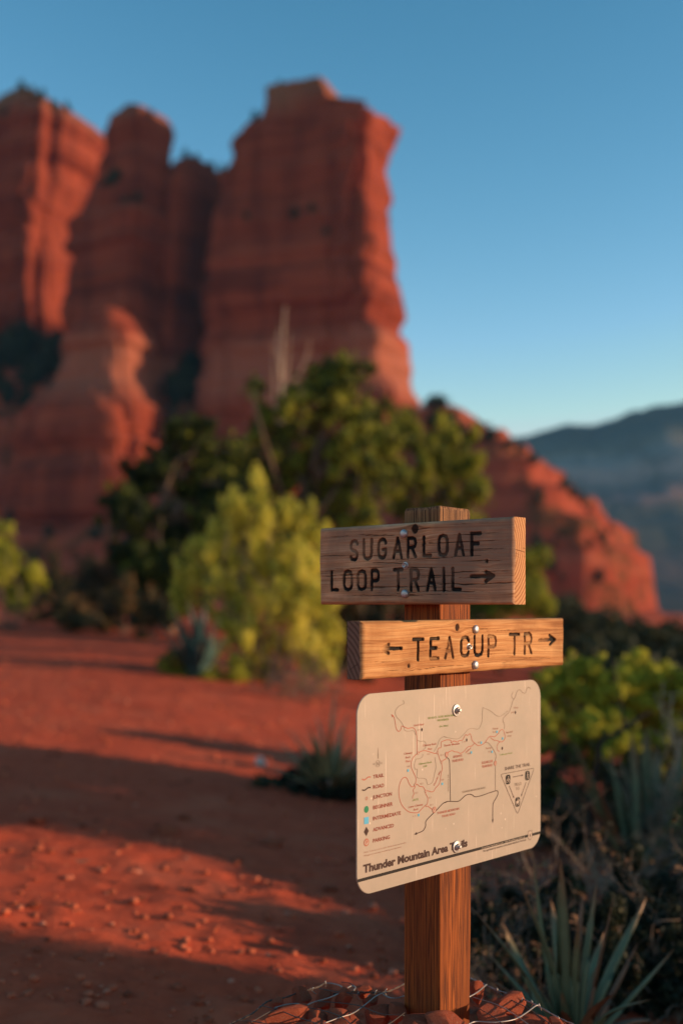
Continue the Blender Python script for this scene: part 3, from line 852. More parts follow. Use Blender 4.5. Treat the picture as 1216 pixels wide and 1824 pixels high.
# right-hand vegetation
shrub('scrub_bush', 'wide yellow-green bush right of the map panel, sunlit along its top', 'bush', on_ground(1110, 8.0),
      pxclumps([(1000, 1235, 45), (1045, 1215, 50), (1090, 1215, 48), (1140, 1210, 50), (1190, 1235, 55), (1240, 1230, 60), (1010, 1290, 50), (1070, 1280, 60), (1130, 1290, 60), (1200, 1300, 60), (1280, 1260, 70), (975, 1210, 28), (1120, 1185, 25), (1025, 1190, 22), (1330, 1250, 70), (1380, 1290, 70)], 8.0, seed=12),
      36000, 0.042, M['green'], seed=51, tint=(0.8, 0.45), sub=26, subr=0.22, up=0.3, stem=0.008)
shrub('scrub_bush', 'lower yellow-green scrub spilling forward from the wide sunlit bush at the right', 'bush', on_ground(1090, 7.3),
      pxclumps([(985, 1290, 35), (1030, 1320, 40), (1085, 1330, 42), (1140, 1335, 45), (1195, 1340, 45), (1240, 1330, 50), (1000, 1350, 35), (1060, 1365, 38), (1120, 1370, 40), (1180, 1380, 40)], 7.3, seed=22), 15000, 0.036, M['green'], seed=151, tint=(0.42, 0.6), sub=22, subr=0.24, up=0.3, stem=0.006)
shrub('scrub_bush', 'small yellow-green tuft of scrub against the right edge of the map panel', 'bush', on_ground(975, 6.6),
      pxclumps([(985, 1430, 32), (1000, 1460, 28), (965, 1465, 28), (950, 1430, 22)], 6.6, seed=14), 5000, 0.03, M['green'], seed=53, tint=(0.6, 0.4), sub=9, up=0.3, stem=0.006)
shrub('scrub_bush', 'low green scrub at the right edge, under the grey-green agaves', 'bush', on_ground(1215, 5.9),
      pxclumps([(1210, 1480, 40), (1240, 1500, 55), (1165, 1520, 42), (1215, 1540, 50), (1120, 1550, 38), (1180, 1580, 45)], 5.9, seed=16), 8000, 0.026, M['green'], seed=55, tint=(0.34, 0.4), sub=10, stem=0.005)

def twiggy(name, label, cat, base, n, height, spread, seed, mat='twig', leafn=900, leafmat='dry', r0=0.0045, group=None, leafsize=0.02, lean=(0, 0)):
    """a tangle of bare branching stems with a few dry leaves"""
    t = thing(name, label, cat, base, group=group)
    g = np.random.default_rng(seed)
    geo = Geo(); tips = []
    def grow(p, d, L, r, lev):
        k = 5
        pts = [p]
        for i in range(k):
            d = d + g.normal(size=3) * 0.20; d /= np.linalg.norm(d)
            pts.append(pts[-1] + d * L / k)
        geo.tube(pts, r, r * 0.55, 4, False)
        tips.append(pts[-1]); tips.append(pts[-2])
        if lev > 0:
            for _ in range(g.integers(2, 4)):
                s = pts[g.integers(2, k + 1)]
                e = d + g.normal(size=3) * 0.65; e /= np.linalg.norm(e)
                grow(s, e, L * g.uniform(0.45, 0.8), r * 0.6, lev - 1)
    for _ in range(n):
        a = g.uniform(0, 2 * math.pi)
        d = np.array([math.cos(a) * spread + lean[0], math.sin(a) * spread + lean[1], g.uniform(0.5, 1.0)]); d /= np.linalg.norm(d)
        grow(np.array([g.uniform(-.06, .06), g.uniform(-.06, .06), -0.02]), d, height * g.uniform(0.35, 0.6), r0, 3)
    link('stems', geo.mesh('stems', M[mat]), t)
    if leafn:
        tips = np.array(tips)
        cl = [(np.array(base) + tp, np.array([0.03] * 3)) for tp in tips[g.choice(len(tips), min(len(tips), 140), replace=False)]]
        foliage('leaves', t, cl, leafn, leafsize, M[leafmat], seed=seed + 1, sub=3, tint=(0.5, 0.6))
    return t

TG = 'dry twiggy shrubs right of the post'
twiggy('dry_shrub', 'tangled dry shrub with orange leaves right of the map panel, before the agaves', 'shrub', on_ground(1060, 5.95), 16, 0.62, 0.8, 61, group=TG, leafn=1100)
twiggy('dry_shrub', 'bare grey twiggy shrub at the right edge above the large front agave', 'shrub', on_ground(1185, 3.75), 20, 0.62, 0.9, 62, group=TG, leafn=900, lean=(-0.15, 0))
twiggy('dry_shrub', 'low tangle of twigs right behind the lower part of the post', 'shrub', on_ground(920, 3.8), 18, 0.55, 0.9, 63, group=TG, leafn=700, leafmat='sage')
twiggy('dry_shrub', 'dark wiry shrub in the lower right corner beside the large front agave', 'shrub', on_ground(1200, 3.65), 22, 0.50, 1.0, 64, group=TG, leafn=900, leafmat='sage')
twiggy('dry_shrub', 'wispy dry brush behind the large front agave', 'shrub', on_ground(1050, 3.9), 20, 0.55, 0.9, 65, group=TG, leafn=900, leafmat='sage')
twiggy('dry_shrub', 'thin twiggy brush close behind the wire cage, right of the post', 'shrub', on_ground(900, 3.35), 14, 0.32, 1.1, 66, group=TG, leafn=500, leafmat='sage', r0=0.003)
twiggy('dry_shrub', 'sparse reddish dry brush between the yellow tuft and the agaves', 'shrub', on_ground(1020, 6.4), 14, 0.5, 0.8, 67, group=TG, leafn=900)
twiggy('dry_shrub', 'tall wispy dry stems with orange bits at the right edge, before the broad agave', 'shrub', on_ground(1195, 5.4), 18, 0.62, 0.6, 161, group=TG, leafn=900)
twiggy('dry_shrub', 'pale twig tangle in front of the narrow-bladed agave', 'shrub', on_ground(1080, 5.0), 14, 0.36, 0.9, 162, group=TG, leafn=600, mat='snag', r0=0.003)
twiggy('dry_shrub', 'pale forked twigs catching light above the right blades of the large agave', 'shrub', on_ground(1130, 3.75), 10, 0.50, 0.7, 163, group=TG, leafn=400, mat='snag', r0=0.0028)
twiggy('dry_shrub', 'fine grey twigs against the left blades of the large agave', 'shrub', on_ground(930, 3.65), 12, 0.42, 0.8, 164, group=TG, leafn=400, r0=0.0026)
twiggy('dry_shrub', 'brown twiggy brush under the bright bush, left of the map panel', 'shrub', on_ground(560, 13.6), 16, 0.7, 0.9, 68, group=TG, leafn=500, r0=0.008, leafsize=0.03)

DG = 'dark brush right of the post'
for px, Y, w, h, lab in ((900, 3.9, 70, 110, 'dark low brush right beside the lower half of the post'), (1000, 3.8, 90, 150, 'dark leafy brush under the right corner of the map panel'), (1120, 3.75, 100, 190, 'dark leafy brush behind the large agave, near the right edge'),
                         (1230, 3.7, 110, 260, 'dense dark brush at the right edge beside the large agave'), (950, 6.0, 70, 110, 'dim brush between the map panel and the small yellow tuft'), (1080, 5.9, 90, 120, 'dim brush under the two smaller agaves'),
                         (1190, 3.5, 90, 160, 'dark brush filling the lower right corner'), (930, 3.65, 70, 70, 'low dark brush just behind the right end of the wire cage'), (860, 6.2, 60, 90, 'dim brush showing between the post and the map panel edge'),
                         (860, 3.6, 60, 100, 'dark brush hugging the right edge of the post above the cage'), (1000, 6.6, 80, 130, 'dim brush behind the yellow tuft by the map panel'), (1140, 6.7, 90, 130, 'dim brush just in front of the wide sunlit bush'), (960, 3.55, 60, 120, 'dark brush left of the large agave blades'), (1080, 3.5, 80, 170, 'dark brush right behind the large agave')):
    b = on_ground(px, Y)
    m_ = Y / FPX
    cl = [(np.array((b[0] + w * a * m_, Y + c_ * w * m_, b[2] + h * f * m_)), np.array((w * q_ * m_, w * q_ * m_, h * 0.3 * m_))) for a, c_, f, q_ in ((0, 0, .35, .7), (0, .3, .7, .5), (-.7, 0, .3, .5), (.7, .2, .35, .5), (.3, -.4, .5, .45), (-.4, .4, .6, .45), (.1, 0, .95, .3))]
    shrub('scrub_bush', lab, 'shrub', b, cl, 7500, 0.021, M['sage'], DG, seed=200 + px, tint=(0.35, 0.5), sub=9, up=0.25, stem=0.004, nstem=4)

# dark bare branch and pale flower stalks among the bushes on the right
g_ = Geo()
bp = [P(1065, 1337, 5.6), P(1095, 1310, 5.62), P(1125, 1288, 5.65), P(1150, 1272, 5.7), P(1160, 1270, 5.75)]
b0 = Vector(on_ground(1040, 5.6))
pts = [Vector((b0.x, b0.y, b0.z - 0.02))] + bp
g_.tube(smooth_path([tuple(p - b0) for p in pts], 4), 0.014, 0.006, 7)
g_.tube(smooth_path([tuple(p - b0) for p in (P(1110, 1300, 5.63), P(1108, 1260, 5.6), P(1102, 1235, 5.58))], 4), 0.006, 0.003, 5)
o = tag(link('bare_branch', g_.mesh('bare_branch', M['darktwig']), None, b0), 'crooked dark bare branch slanting up in front of the sunlit bush on the right', 'branch')
def stalks(label, lst, Y, basepx, r=0.006, mat='snag', name='dead_stalk', group=None):
    b0 = Vector(on_ground(basepx, Y))
    g = Geo()
    gg = np.random.default_rng(int(basepx))
    for px, py in lst:
        e = np.array(P(px, py, Y + gg.uniform(-0.1, 0.1)) - b0)
        pth = limb_path((gg.uniform(-.05, .05), 0, -0.02), e, gg, 0.035, 6)
        g.tube(pth, r, r * 0.4, 5)
        for k in range(5):
            i = int(len(pth) * gg.uniform(0.45, 0.95)); d = gg.normal(size=3) * 0.10 * np.linalg.norm(e); d[2] = abs(d[2])
            g.tube([pth[i], pth[i] + d * 0.5, pth[i] + d * 0.8 + np.array([0, 0, 0.3 * abs(d[2])])], r * 0.45, r * 0.25, 4)
    return tag(link(name, g.mesh(name, M[mat]), None, b0), label, 'dead plant', group)
stalks('clump of pale dry stalks standing in front of the sunlit bush at the right edge', [(1180, 1215), (1196, 1235), (1188, 1260), (1204, 1290)], 5.9, 1190, 0.006)
# bleached snag rising over the middle juniper
b0 = Vector(on_ground(500, 31))
g_ = Geo(); gg = np.random.default_rng(77)
for path, r in (([(498, 1090), (492, 900), (500, 760), (502, 640), (508, 545)], 0.13), ([(496, 800), (488, 700), (486, 610)], 0.07), ([(500, 760), (520, 690), (545, 640), (552, 605)], 0.06), ([(502, 680), (494, 620), (498, 575)], 0.05),
                ([(500, 720), (512, 650), (516, 590)], 0.05), ([(498, 820), (540, 740), (590, 690)], 0.05), ([(494, 850), (470, 760), (478, 700)], 0.05)):
    g_.tube(smooth_path([tuple(P(a, b, 31 + gg.uniform(-.2, .2)) - b0) for a, b in path], 5), r * 0.6, r * 0.12, 6)
tag(link('dead_tree', g_.mesh('dead_tree', M['snag']), None, b0), 'bleached bare dead tree poking up behind the tall middle juniper', 'tree')

# agaves: every leaf is an object of its own
def agave_leaf(p0, p1, width, bow, mat, curl=0.0):
    """a thick tapering blade from p0 to p1 (local), bowed outwards"""
    p0, p1 = np.array(p0, float), np.array(p1, float)
    d = p1 - p0; L = np.linalg.norm(d)
    hor = np.array([d[0], d[1], 0.0]); hl = np.linalg.norm(hor)
    side = np.array([-d[1], d[0], 0]); sl = np.linalg.norm(side)
    side = side / sl if sl > 1e-3 else np.array([1.0, 0, 0])
    out = np.cross(d / L, side)
    n = 12
    V, al = [], []
    for i in range(n + 1):
        t = i / n
        c = p0 + d * t + out * bow * L * math.sin(math.pi * t) * (1 - 0.3 * t) + np.array([0, 0, -curl * L * t ** 3])
        w = width * (0.75 + 0.9 * t - 0.4 * t * t) * (1 - t ** 2.2) ** 0.85 * 0.5 + 0.0006
        th = width * 0.11 * (1 - t) + 0.0008
        V += [c - side * w + out * w * -0.35, c - side * w * 0.45 - out * th * 0.4, c + side * w * 0.45 - out * th * 0.4, c + side * w + out * w * -0.35, c + out * th * 0.9]
        al += [t] * 5
    q = []
    for i in range(n):
        for j in range(5):
            q.append((i * 5 + j, i * 5 + (j + 1) % 5, (i + 1) * 5 + (j + 1) % 5, (i + 1) * 5 + j))
    return mesh_np('leaf', V, q, [(0, 1, 2), (0, 2, 3), (0, 3, 4)], True, {'along': ('POINT', al)}, (mat,))

def agave(label, base, tips, mat, width, seed, extra=10, length=0.35, name='agave', dead=()):
    t = thing(name, label, 'agave' if name == 'agave' else 'yucca', base)
    g = np.random.default_rng(seed)
    b = Vector(base)
    for tip in tips:
        e = np.array(tip[0] - b)
        w = width * (tip[1] if len(tip) > 1 else 1)
        mm_ = M['agave_dead'] if len(tip) > 2 and tip[2] else M[mat]
        o = np.array([e[0], e[1], 0]); o = o / (np.linalg.norm(o) + 1e-6) * width * 0.5
        link('leaf', agave_leaf(o, e, w * g.uniform(.8, 1.1), g.uniform(-0.02, 0.14), mm_), t)
    for k in range(extra):
        a = k * 2.399 + g.uniform(-.2, .2)
        el = g.uniform(0.35, 1.25)
        L = length * g.uniform(0.7, 1.05)
        dd = np.array([math.cos(a) * math.cos(el), math.sin(a) * math.cos(el), math.sin(el)])
        o = np.array([dd[0], dd[1], 0]) * width * 0.6
        isd = el < 0.55 and g.uniform() < 0.5
        link('leaf', agave_leaf(o, dd * L, width * g.uniform(0.8, 1.1), 0.06, M['agave_dead'] if isd else M[mat], 0.25 if isd else 0), t)
    return t

ab = on_ground(1018, 3.05)
def T(px, py, Y, w=1.0, dead=False): return (P(px, py, Y), w, dead)
agave('large grey-green agave with long upright blades in shade right of the post', ab,
      [T(845, 1622, 2.95, .8), T(925, 1572, 3.0, .85), T(948, 1515, 3.1, 1.0), T(998, 1528, 3.0, 1.15), T(892, 1640, 3.35, .8), T(1062, 1572, 3.15, .6), T(1030, 1640, 2.95, .7), T(1092, 1600, 3.0, .8, True),
       T(1038, 1590, 3.2, .6, True), T(1135, 1680, 3.1, .8, True), T(1200, 1690, 3.05, .9), T(1150, 1600, 3.3, .8), T(860, 1735, 2.85, .7, True), T(1090, 1770, 2.75, .9, True), T(870, 1700, 3.1, .7), T(1075, 1660, 3.3, .9), T(980, 1600, 3.3, .9), T(1000, 1800, 2.72, .8, True), T(1160, 1780, 2.8, .8)],
      'agave', 0.043, 71, extra=9, length=0.26)
agave('broad-bladed grey-green agave at the right edge below the sunlit bush', on_ground(1165, 6.0),
      [T(1125, 1300, 6.0, 1.5), T(1150, 1290, 6.1, 1.1), T(1195, 1335, 6.0, 1.0), T(1215, 1300, 6.1, 1.3), T(1240, 1340, 6.0, 1.2), T(1170, 1325, 6.2, .8), T(1100, 1345, 6.1, .8)], 'agave', 0.085, 72, extra=10, length=0.38)
agave('narrow-bladed agave fanning left, between the map panel and the broad agave', on_ground(1135, 5.6),
      [T(1015, 1312, 5.5, 1.1), T(1045, 1310, 5.6, .8), T(1030, 1358, 5.4, 1.0), T(1085, 1330, 5.7, .9), T(1010, 1402, 5.3, .6, True), T(1060, 1395, 5.2, .7, True), T(1020, 1410, 5.3, .5, True), T(1130, 1330, 5.7, 1.0)], 'agave', 0.06, 73, extra=8, length=0.30)
agave('blue-green agave in the shade under the left side of the bright bush', on_ground(352, 14.2),
      [T(305, 1075, 14.2, 1.2), T(335, 1065, 14.2, 1.2), T(365, 1072, 14.3), T(278, 1105, 14.1, 1.1), T(395, 1095, 14.2), T(268, 1135, 14.0), T(350, 1085, 14.0, 1.2), T(380, 1120, 13.9), T(320, 1100, 13.9, 1.2)], 'agave_blue', 0.15, 74, extra=14, length=0.68)
yk = agave('spiky yucca with straw-coloured blades left of the map panel', on_ground(585, 6.7),
      [T(572, 1232, 6.7, 1, True), T(598, 1225, 6.8), T(612, 1240, 6.7), T(545, 1290, 6.6), T(520, 1300, 6.7), T(632, 1250, 6.7), T(622, 1275, 6.6), T(560, 1270, 6.8), T(535, 1335, 6.5), T(650, 1300, 6.6), T(588, 1290, 6.5)], 'straw', 0.027, 75, extra=46, length=0.50, name='yucca')
shrub('low_scrub', 'dark low scrub round the foot of the spiky yucca', 'shrub', on_ground(545, 6.75),
      pxclumps([(500, 1400, 40, 28), (550, 1385, 45, 40), (600, 1400, 45, 40), (520, 1420, 50, 25), (580, 1425, 50, 25), (470, 1400, 25, 18), (620, 1440, 35, 25)], 6.75, seed=18), 6500, 0.035, M['sage'], seed=57, tint=(0.3, 0.4), sub=9, up=0.3, stem=0.006)
shrub('low_scrub', 'small green tuft under the blue-green agave on the dirt edge', 'shrub', on_ground(345, 14.4),
      pxclumps([(340, 1200, 45, 30), (300, 1190, 30, 25), (380, 1195, 35, 25), (345, 1220, 35, 20), (420, 1200, 40, 35)], 14.4, seed=19), 6000, 0.05, M['green'], seed=58, tint=(0.45, 0.5), sub=8, up=0.3, stem=0.008)
twiggy('dry_shrub', 'low reddish dry weed on the dirt below the bright bush', 'shrub', on_ground(520, 12.6), 14, 0.5, 0.7, 69, leafn=700, r0=0.006, leafsize=0.03)

# shrubs standing outside the frame on the right: they shade the near ground
OG = 'scrub beyond the right edge'
def off_bush(x, y, top, w, n, seed, lab):
    b = (x, y, gz(x, y)); h = (top - b[2])
    g = np.random.default_rng(seed)
    cl = [(np.array([x + g.uniform(-.75, .75) * w, y + g.uniform(-.75, .75) * w, b[2] + h * f]), np.array([w * .42, w * .42, h * .2])) for f in (0.15, 0.2, 0.25, 0.35, 0.4, 0.45, 0.55, 0.6, 0.7, 0.78) for _ in range(2)]
    shrub('scrub_bush', lab, 'bush', b, cl, n, 0.07, M['green'], OG, seed=seed, tint=(0.4, 0.4), sub=6, fill=1.0)
for x, y, top, w, n in ((3.3, 2.13, 0.80, 0.3, 7000), (3.6, 2.49, 1.25, 0.33, 9000), (4.3, 2.51, 1.4, 0.33, 9000), (5, 2.44, 1.5, 0.35, 9000), (2.6, 3.08, 0.62, 0.32, 8000), (2.7, 3.64, 0.62, 0.32, 8000), (2.9, 4.21, 0.7, 0.32, 8000),
                        (4.5, 4.43, 1.6, 0.42, 10000), (4.4, 5.02, 1.75, 0.5, 10000), (4.6, 5.65, 1.85, 0.5, 10000), (4.5, 6.24, 1.85, 0.45, 10000), (5.6, 4.85, 1.9, 0.5, 9000), (5.6, 5.85, 2.0, 0.5, 9000), (3.4, 5.12, 1.1, 0.4, 8000), (3.5, 5.93, 1.15, 0.4, 8000)):
    off_bush(x, y, top, w, n, int(x * 100 + y * 10), 'yellow-green scrub bush growing beyond the right edge of the view')

# small junipers on the hillside, the buttes and the slope on the right
def hill_tree_mesh(seed, n=900):
    V, q, tn = leaves([(np.array([0, 0, 0.55]), np.array([.42, .42, .5])), (np.array([.15, .1, .8]), np.array([.25, .25, .25])), (np.array([-.2, 0, .4]), np.array([.3, .3, .3]))], n, 0.14, sub=10, seed=seed, tint=(.45, .5), fill=0.8, aspect=1.6)
    g = Geo(); g.tube([(0, 0, -0.15), (0.02, 0, 0.3), (0.05, 0, 0.7)], 0.05, 0.02, 5)
    return mesh_np('crown', V, q, None, False, {'tint': ('FACE', tn)}, (M['hilltree'],)), g.mesh('trunk', M['bark'])
HT = [hill_tree_mesh(s) for s in (1, 2, 3)]
def hill_tree(loc, size, label, group, k):
    t = thing('juniper_tree', label, 'tree', loc, R.uniform(0, 6.28), group)
    t.scale = (size * R.uniform(0.85, 1.25), size * R.uniform(.85, 1.25), size * R.uniform(0.8, 1.15))
    c = link('crown', HT[k % 3][0], t); c['kind'] = 'stuff'
    link('trunk', HT[k % 3][1], t)
k = 0
def hill_trees(lst, label, group, smin=2.5, smax=5.0):
    global k
    for px, py in lst:
        h = hill_hit(px, py)
        if h is None: continue
        k += 1
        hill_tree(h - Vector((0, 0, 0.3)), R.uniform(smin, smax), label, group, k)
def scatter(n, x0, x1, y0, y1, seed):
    r = random.Random(seed)
    return [(r.uniform(x0, x1), r.uniform(y0, y1)) for _ in range(n)]
hill_trees(scatter(40, -10, 105, 560, 735, 1), 'dark juniper in the shaded hollow at the left, above the rounded red knoll', 'junipers in the left hollow', 4, 9)
hill_trees(scatter(24, 288, 345, 600, 720, 2), 'dark juniper in the cleft between the spire and the large butte', 'junipers in the cleft', 4, 8)
hill_trees(scatter(10, 270, 430, 715, 790, 3), 'small juniper on the slope right of the rounded red knoll', 'junipers below the cleft')
hill_trees([(748, 722), (765, 733), (785, 742), (806, 757), (826, 768), (850, 784), (872, 795), (770, 760), (800, 790), (838, 800)], 'small juniper along the ridge running down right from the large butte', 'junipers along the ridge', 2.5, 4.5)
hill_trees([(905, 806), (925, 815), (948, 832), (1003, 876), (1018, 888), (1034, 902), (1048, 915), (1085, 950), (960, 905), (1000, 960)], 'small juniper on the lower ridge beside the sunlit outcrops at the right', 'junipers on the lower ridge', 1.8, 3.6)
hill_trees(scatter(26, 0, 190, 845, 885, 14), 'dark juniper in the row at the foot of the rounded red knoll', 'junipers at the foot of the knoll', 2.2, 4.5)
hill_trees(scatter(20, 0, 280, 885, 1010, 4), 'small juniper on the pink slope below the rounded red knoll', 'junipers on the left slope', 2, 3.6)
hill_trees(scatter(11, 860, 1120, 930, 1090, 6), 'small juniper on the shaded front of the right-hand ridge', 'junipers on the ridge front', 1.8, 3.2)
# trees on the tops of the formations
def top_trees(i, lst, label, group):
    global k
    for px, sz in lst:
        h = top_of(i, px)
        if h is not None:
            hill_tree(h - Vector((0, 0, 0.4)), sz, label, group, k); k += 1
top_trees(2, [(200, 4.6)], 'tiny lone juniper on the skyline at the left end of the second spire', None)
top_trees(2, [(225, 2.2), (245, 2.4), (268, 2.2)], 'small dark shrub on the top of the second spire', 'shrubs on the second spire')
top_trees(3, [(10, 3.0), (40, 3.0), (58, 2.6), (75, 3.4), (95, 2.8), (120, 2.8)], 'small dark shrub on the flat top of the leftmost spire', 'shrubs on the leftmost spire')
top_trees(0, [(500, 2.2), (525, 2.6), (555, 2.4), (580, 2.0), (455, 2.4), (440, 2.2), (660, 1.6)], 'small dark shrub on the top of the large butte', 'shrubs on the large butte')
top_trees(4, [(330, 2.4), (350, 2.8), (375, 3.0), (395, 3.0)], 'small dark shrub on the low rock between spire and large butte', 'shrubs on the low rock')
# valley scrub on the right, beyond the bright bush
VG = 'scrub in the valley on the right'
rv = random.Random(5)
for i in range(110):
    Y = rv.uniform(12, 40) if i < 50 else rv.uniform(40, 170); px = rv.uniform(985, 1250)
    x = (px - CX) * Y / FPX
    hill_tree((x, Y, gz(x, Y) - 0.05), rv.uniform(0.8, 1.6) * (0.45 + Y / 110), 'dark scrub bush on the valley floor behind the sunlit bush at the right', VG, i)

# ------------------------------------------------------------------ loose stones on the dirt
def rock_mesh(seed, sub=3, cuts=7, rough=0.10):
    bm = bmesh.new()
    bmesh.ops.create_icosphere(bm, subdivisions=sub, radius=1.0)
    g = np.random.default_rng(seed)
    V = np.array([v.co for v in bm.verts])
    for _ in range(cuts):
        d = g.normal(size=3); d /= np.linalg.norm(d)
        h = g.uniform(0.42, 0.8)
        s = V @ d - h
        V -= np.clip(s, 0, None)[:, None] * d
    V += V * (rough * 2 * (fbm(V[:, 0] * 2.2 + 9, V[:, 1] * 2.2, V[:, 2] * 2.2, seed, 3) - 0.5))[:, None]
    for v, c in zip(bm.verts, V):
        v.co = c
    me = bpy.data.meshes.new('rock')
    bm.to_mesh(me); bm.free()
    me.polygons.foreach_set('use_smooth', np.ones(len(me.polygons), bool))
    try:
        me.set_sharp_from_angle(angle=math.radians(32))
    except Exception:
        pass
    me.materials.append(M['boulder'])
    return me
small = [rock_mesh(200 + i, 1, 5) for i in range(6)]
# gravel: nobody could count it
def gravel():
    g = np.random.default_rng(99)
    base = []
    for m in small[:4]:
        V = np.array([v.co for v in m.vertices]); F = np.array([tuple(p.vertices) for p in m.polygons])
        base.append((V, F))
    geo = Geo(); tn = []
    M['gravel'] = leaf_mat('gravel', [(0.0, (0.22, 0.055, 0.03)), (0.5, (0.48, 0.12, 0.06)), (0.9, (0.50, 0.14, 0.075)), (1.0, (0.50, 0.19, 0.12))], 0.0, 0.9, 0.1)
    N = 9000
    yy = 2.9 + 13.5 * g.uniform(0, 1, N) ** 1.5
    xx = g.uniform(-0.34, 0.34, N) * (yy + 0.5)
    zz = ground_z(xx, yy)
    for i in range(N):
        V, F = base[i % 4]
        s = 0.003 + 0.015 * g.uniform() ** 5 * (1 + yy[i] * 0.08)
        a = g.uniform(0, 6.28)
        rot = np.array([[math.cos(a), -math.sin(a), 0], [math.sin(a), math.cos(a), 0], [0, 0, 0.65]])
        geo.add((V * s) @ rot.T + np.array([xx[i], yy[i], zz[i] + s * 0.25]), None, F); tn.append(np.full(len(F), g.uniform()))
    tag(link('gravel', geo.mesh('gravel', M['gravel'], False, {'tint': ('FACE', np.concatenate(tn))})), kind='stuff')
gravel()
SGp = 'loose red stones on the path'
stone_r = random.Random(4)
stones = [(558, 1262, 0.10, 'fist-sized red stone on the sunlit dirt below the bright bush'), (70, 1545, 0.045, 'angular red stone at the left on the nearer sunlit strip of dirt'), (300, 1530, 0.05, 'rounded red stone in the middle of the nearer sunlit strip of dirt'),
          (480, 1525, 0.06, 'largest red stone near the map panel on the nearer sunlit strip'), (590, 1590, 0.04, 'red stone just left of the lower corner of the map panel'), (220, 1570, 0.035, 'small red stone left of centre on the nearer sunlit strip'),
          (60, 1700, 0.03, 'dull red stone in the shade near the lower left corner'), (330, 1500, 0.04, 'red stone on the edge between shade and the nearer sunlit strip'), (390, 1290, 0.05, 'small stone on the far sunlit strip of dirt'),
          (160, 1270, 0.055, 'red stone towards the left on the far sunlit strip of dirt'), (250, 1660, 0.026, 'small stone in shade below the nearer sunlit strip'), (420, 1560, 0.035, 'flat red stone right of centre on the nearer sunlit strip')]
for i, (px, py, s, lab) in enumerate(stones):
    Y = FPX * H / (py - HY)
    x = (px - CX) * Y / FPX
    o = link('stone', small[i % 6], None, (x, Y, gz(x, Y) + s * 0.15))
    o.scale = (s * 1.2, s, s * 0.6); o.rotation_euler = (0, 0, stone_r.uniform(0, 6))
    tag(o, lab, 'stone', SGp)
m_pale = flat_mat('pale_stone', (0.60, 0.50, 0.42), 0.9, 0.1, var=0.25, scale=30)
wm = rock_mesh(301, 2, 6); wm.materials[0] = m_pale
Y = FPX * H / (1378 - HY); x = (465 - CX) * Y / FPX
o = link('stone', wm, None, (x, Y, gz(x, Y) + 0.02)); o.scale = (0.062, 0.045, 0.04)
tag(o, 'pale whitish stone in the shade left of the spiky yucca', 'stone')
# twigs and dead leaves lying under the brush on the right
def litter():
    g = np.random.default_rng(123)
    N = 5200
    yy = g.uniform(2.5, 9.5, N); xx = (0.115 + g.uniform(0, 0.26, N) ** 1.0) * yy + g.normal(size=N) * 0.05
    zz = ground_z(xx, yy)
    a = g.uniform(0, 2 * math.pi, N); L = g.uniform(0.01, 0.07, N); w = g.uniform(0.0015, 0.005, N)
    tilt = g.uniform(0, 0.5, N)
    d = np.stack([np.cos(a), np.sin(a), tilt], 1) * L[:, None]; sd = np.stack([-np.sin(a), np.cos(a), g.uniform(-.5, .5, N)], 1) * w[:, None]
    p = np.stack([xx, yy, zz + 0.006], 1)
    V = np.stack([p - sd, p + d * 0.5 - sd * 1.3, p + d, p + d * 0.5 + sd * 1.3], 1).reshape(-1, 3)
    tag(link('leaf_litter', mesh_np('leaf_litter', V, np.arange(4 * N).reshape(N, 4), None, False, {'tint': ('FACE', g.uniform(0, 1, N))}, (M['litter'],))), kind='stuff')
M['litter'] = leaf_mat('dead_litter', [(0.0, (0.035, 0.025, 0.018)), (0.6, (0.12, 0.075, 0.05)), (1.0, (0.25, 0.15, 0.09))], 0.1)
litter()
# one dry leaf on the dirt
lf = mesh_np('fallen_leaf', [(-.03, 0, .012), (0, -.014, .004), (.035, 0, .014), (0, .015, .01)], [(0, 1, 2, 3)], None, False, {'tint': ('FACE', [1.0])}, (M['dry'],))
Y = FPX * H / (1613 - HY); x = (147 - CX) * Y / FPX
tag(link('fallen_leaf', lf, None, (x, Y, gz(x, Y) + 0.012)), 'small orange dry leaf lying on the shaded dirt near the left edge', 'leaf')

# ------------------------------------------------------------------ the rocks and the wire at the foot of the post
def wy(py):
    return 2.27 - (py - 1757) * 0.0036
RG = 'red rocks in the wire cage'
bigrocks = [rock_mesh(400 + i, 4, 20, 0.05) for i in range(9)]
rocks = [(535, 1779, 21, 14, 'rounded orange rock at the upper left rim of the wire cage'), (492, 1790, 12, 9, 'small rock at the left rim of the wire cage'), (516, 1815, 46, 20, 'broad sunlit rock at the lower left of the wire cage'),
         (578, 1783, 20, 16, 'dark shaded rock behind the wire, left of the bright block'), (613, 1779, 19, 17, 'bright orange block just under the looped wire, left of the post'), (645, 1764, 17, 12, 'greyish rock farthest back, left of the post'),
         (672, 1808, 34, 22, 'rock with a sunlit face touching the left side of the post'), (706, 1806, 20, 18, 'dark rock tucked against the post on its left'), (566, 1812, 24, 13, 'flat grey-red rock in the middle of the left heap'),
         (610, 1822, 38, 16, 'low reddish rock in front of the bright block'), (848, 1768, 14, 22, 'thin upright rock beside the right side of the post'), (905, 1792, 50, 18, 'dark red slab lying right of the post'),
         (882, 1818, 44, 16, 'pinkish flat rock under the long pale wire right of the post'), (992, 1828, 20, 12, 'small red rock at the right end of the wire cage'), (945, 1822, 34, 16, 'shaded rock between the slab and the right end of the cage'),
         (660, 1784, 20, 12, 'brown rock under the dark rim wire, left of the post'), (745, 1830, 40, 18, 'rock in front of the post at the bottom of the view'), (560, 1840, 60, 20, 'low front rock at the bottom left of the cage'),
         (800, 1838, 50, 18, 'low front rock at the bottom right of the post'), (450, 1832, 24, 12, 'flat rock at the far left end of the cage')]
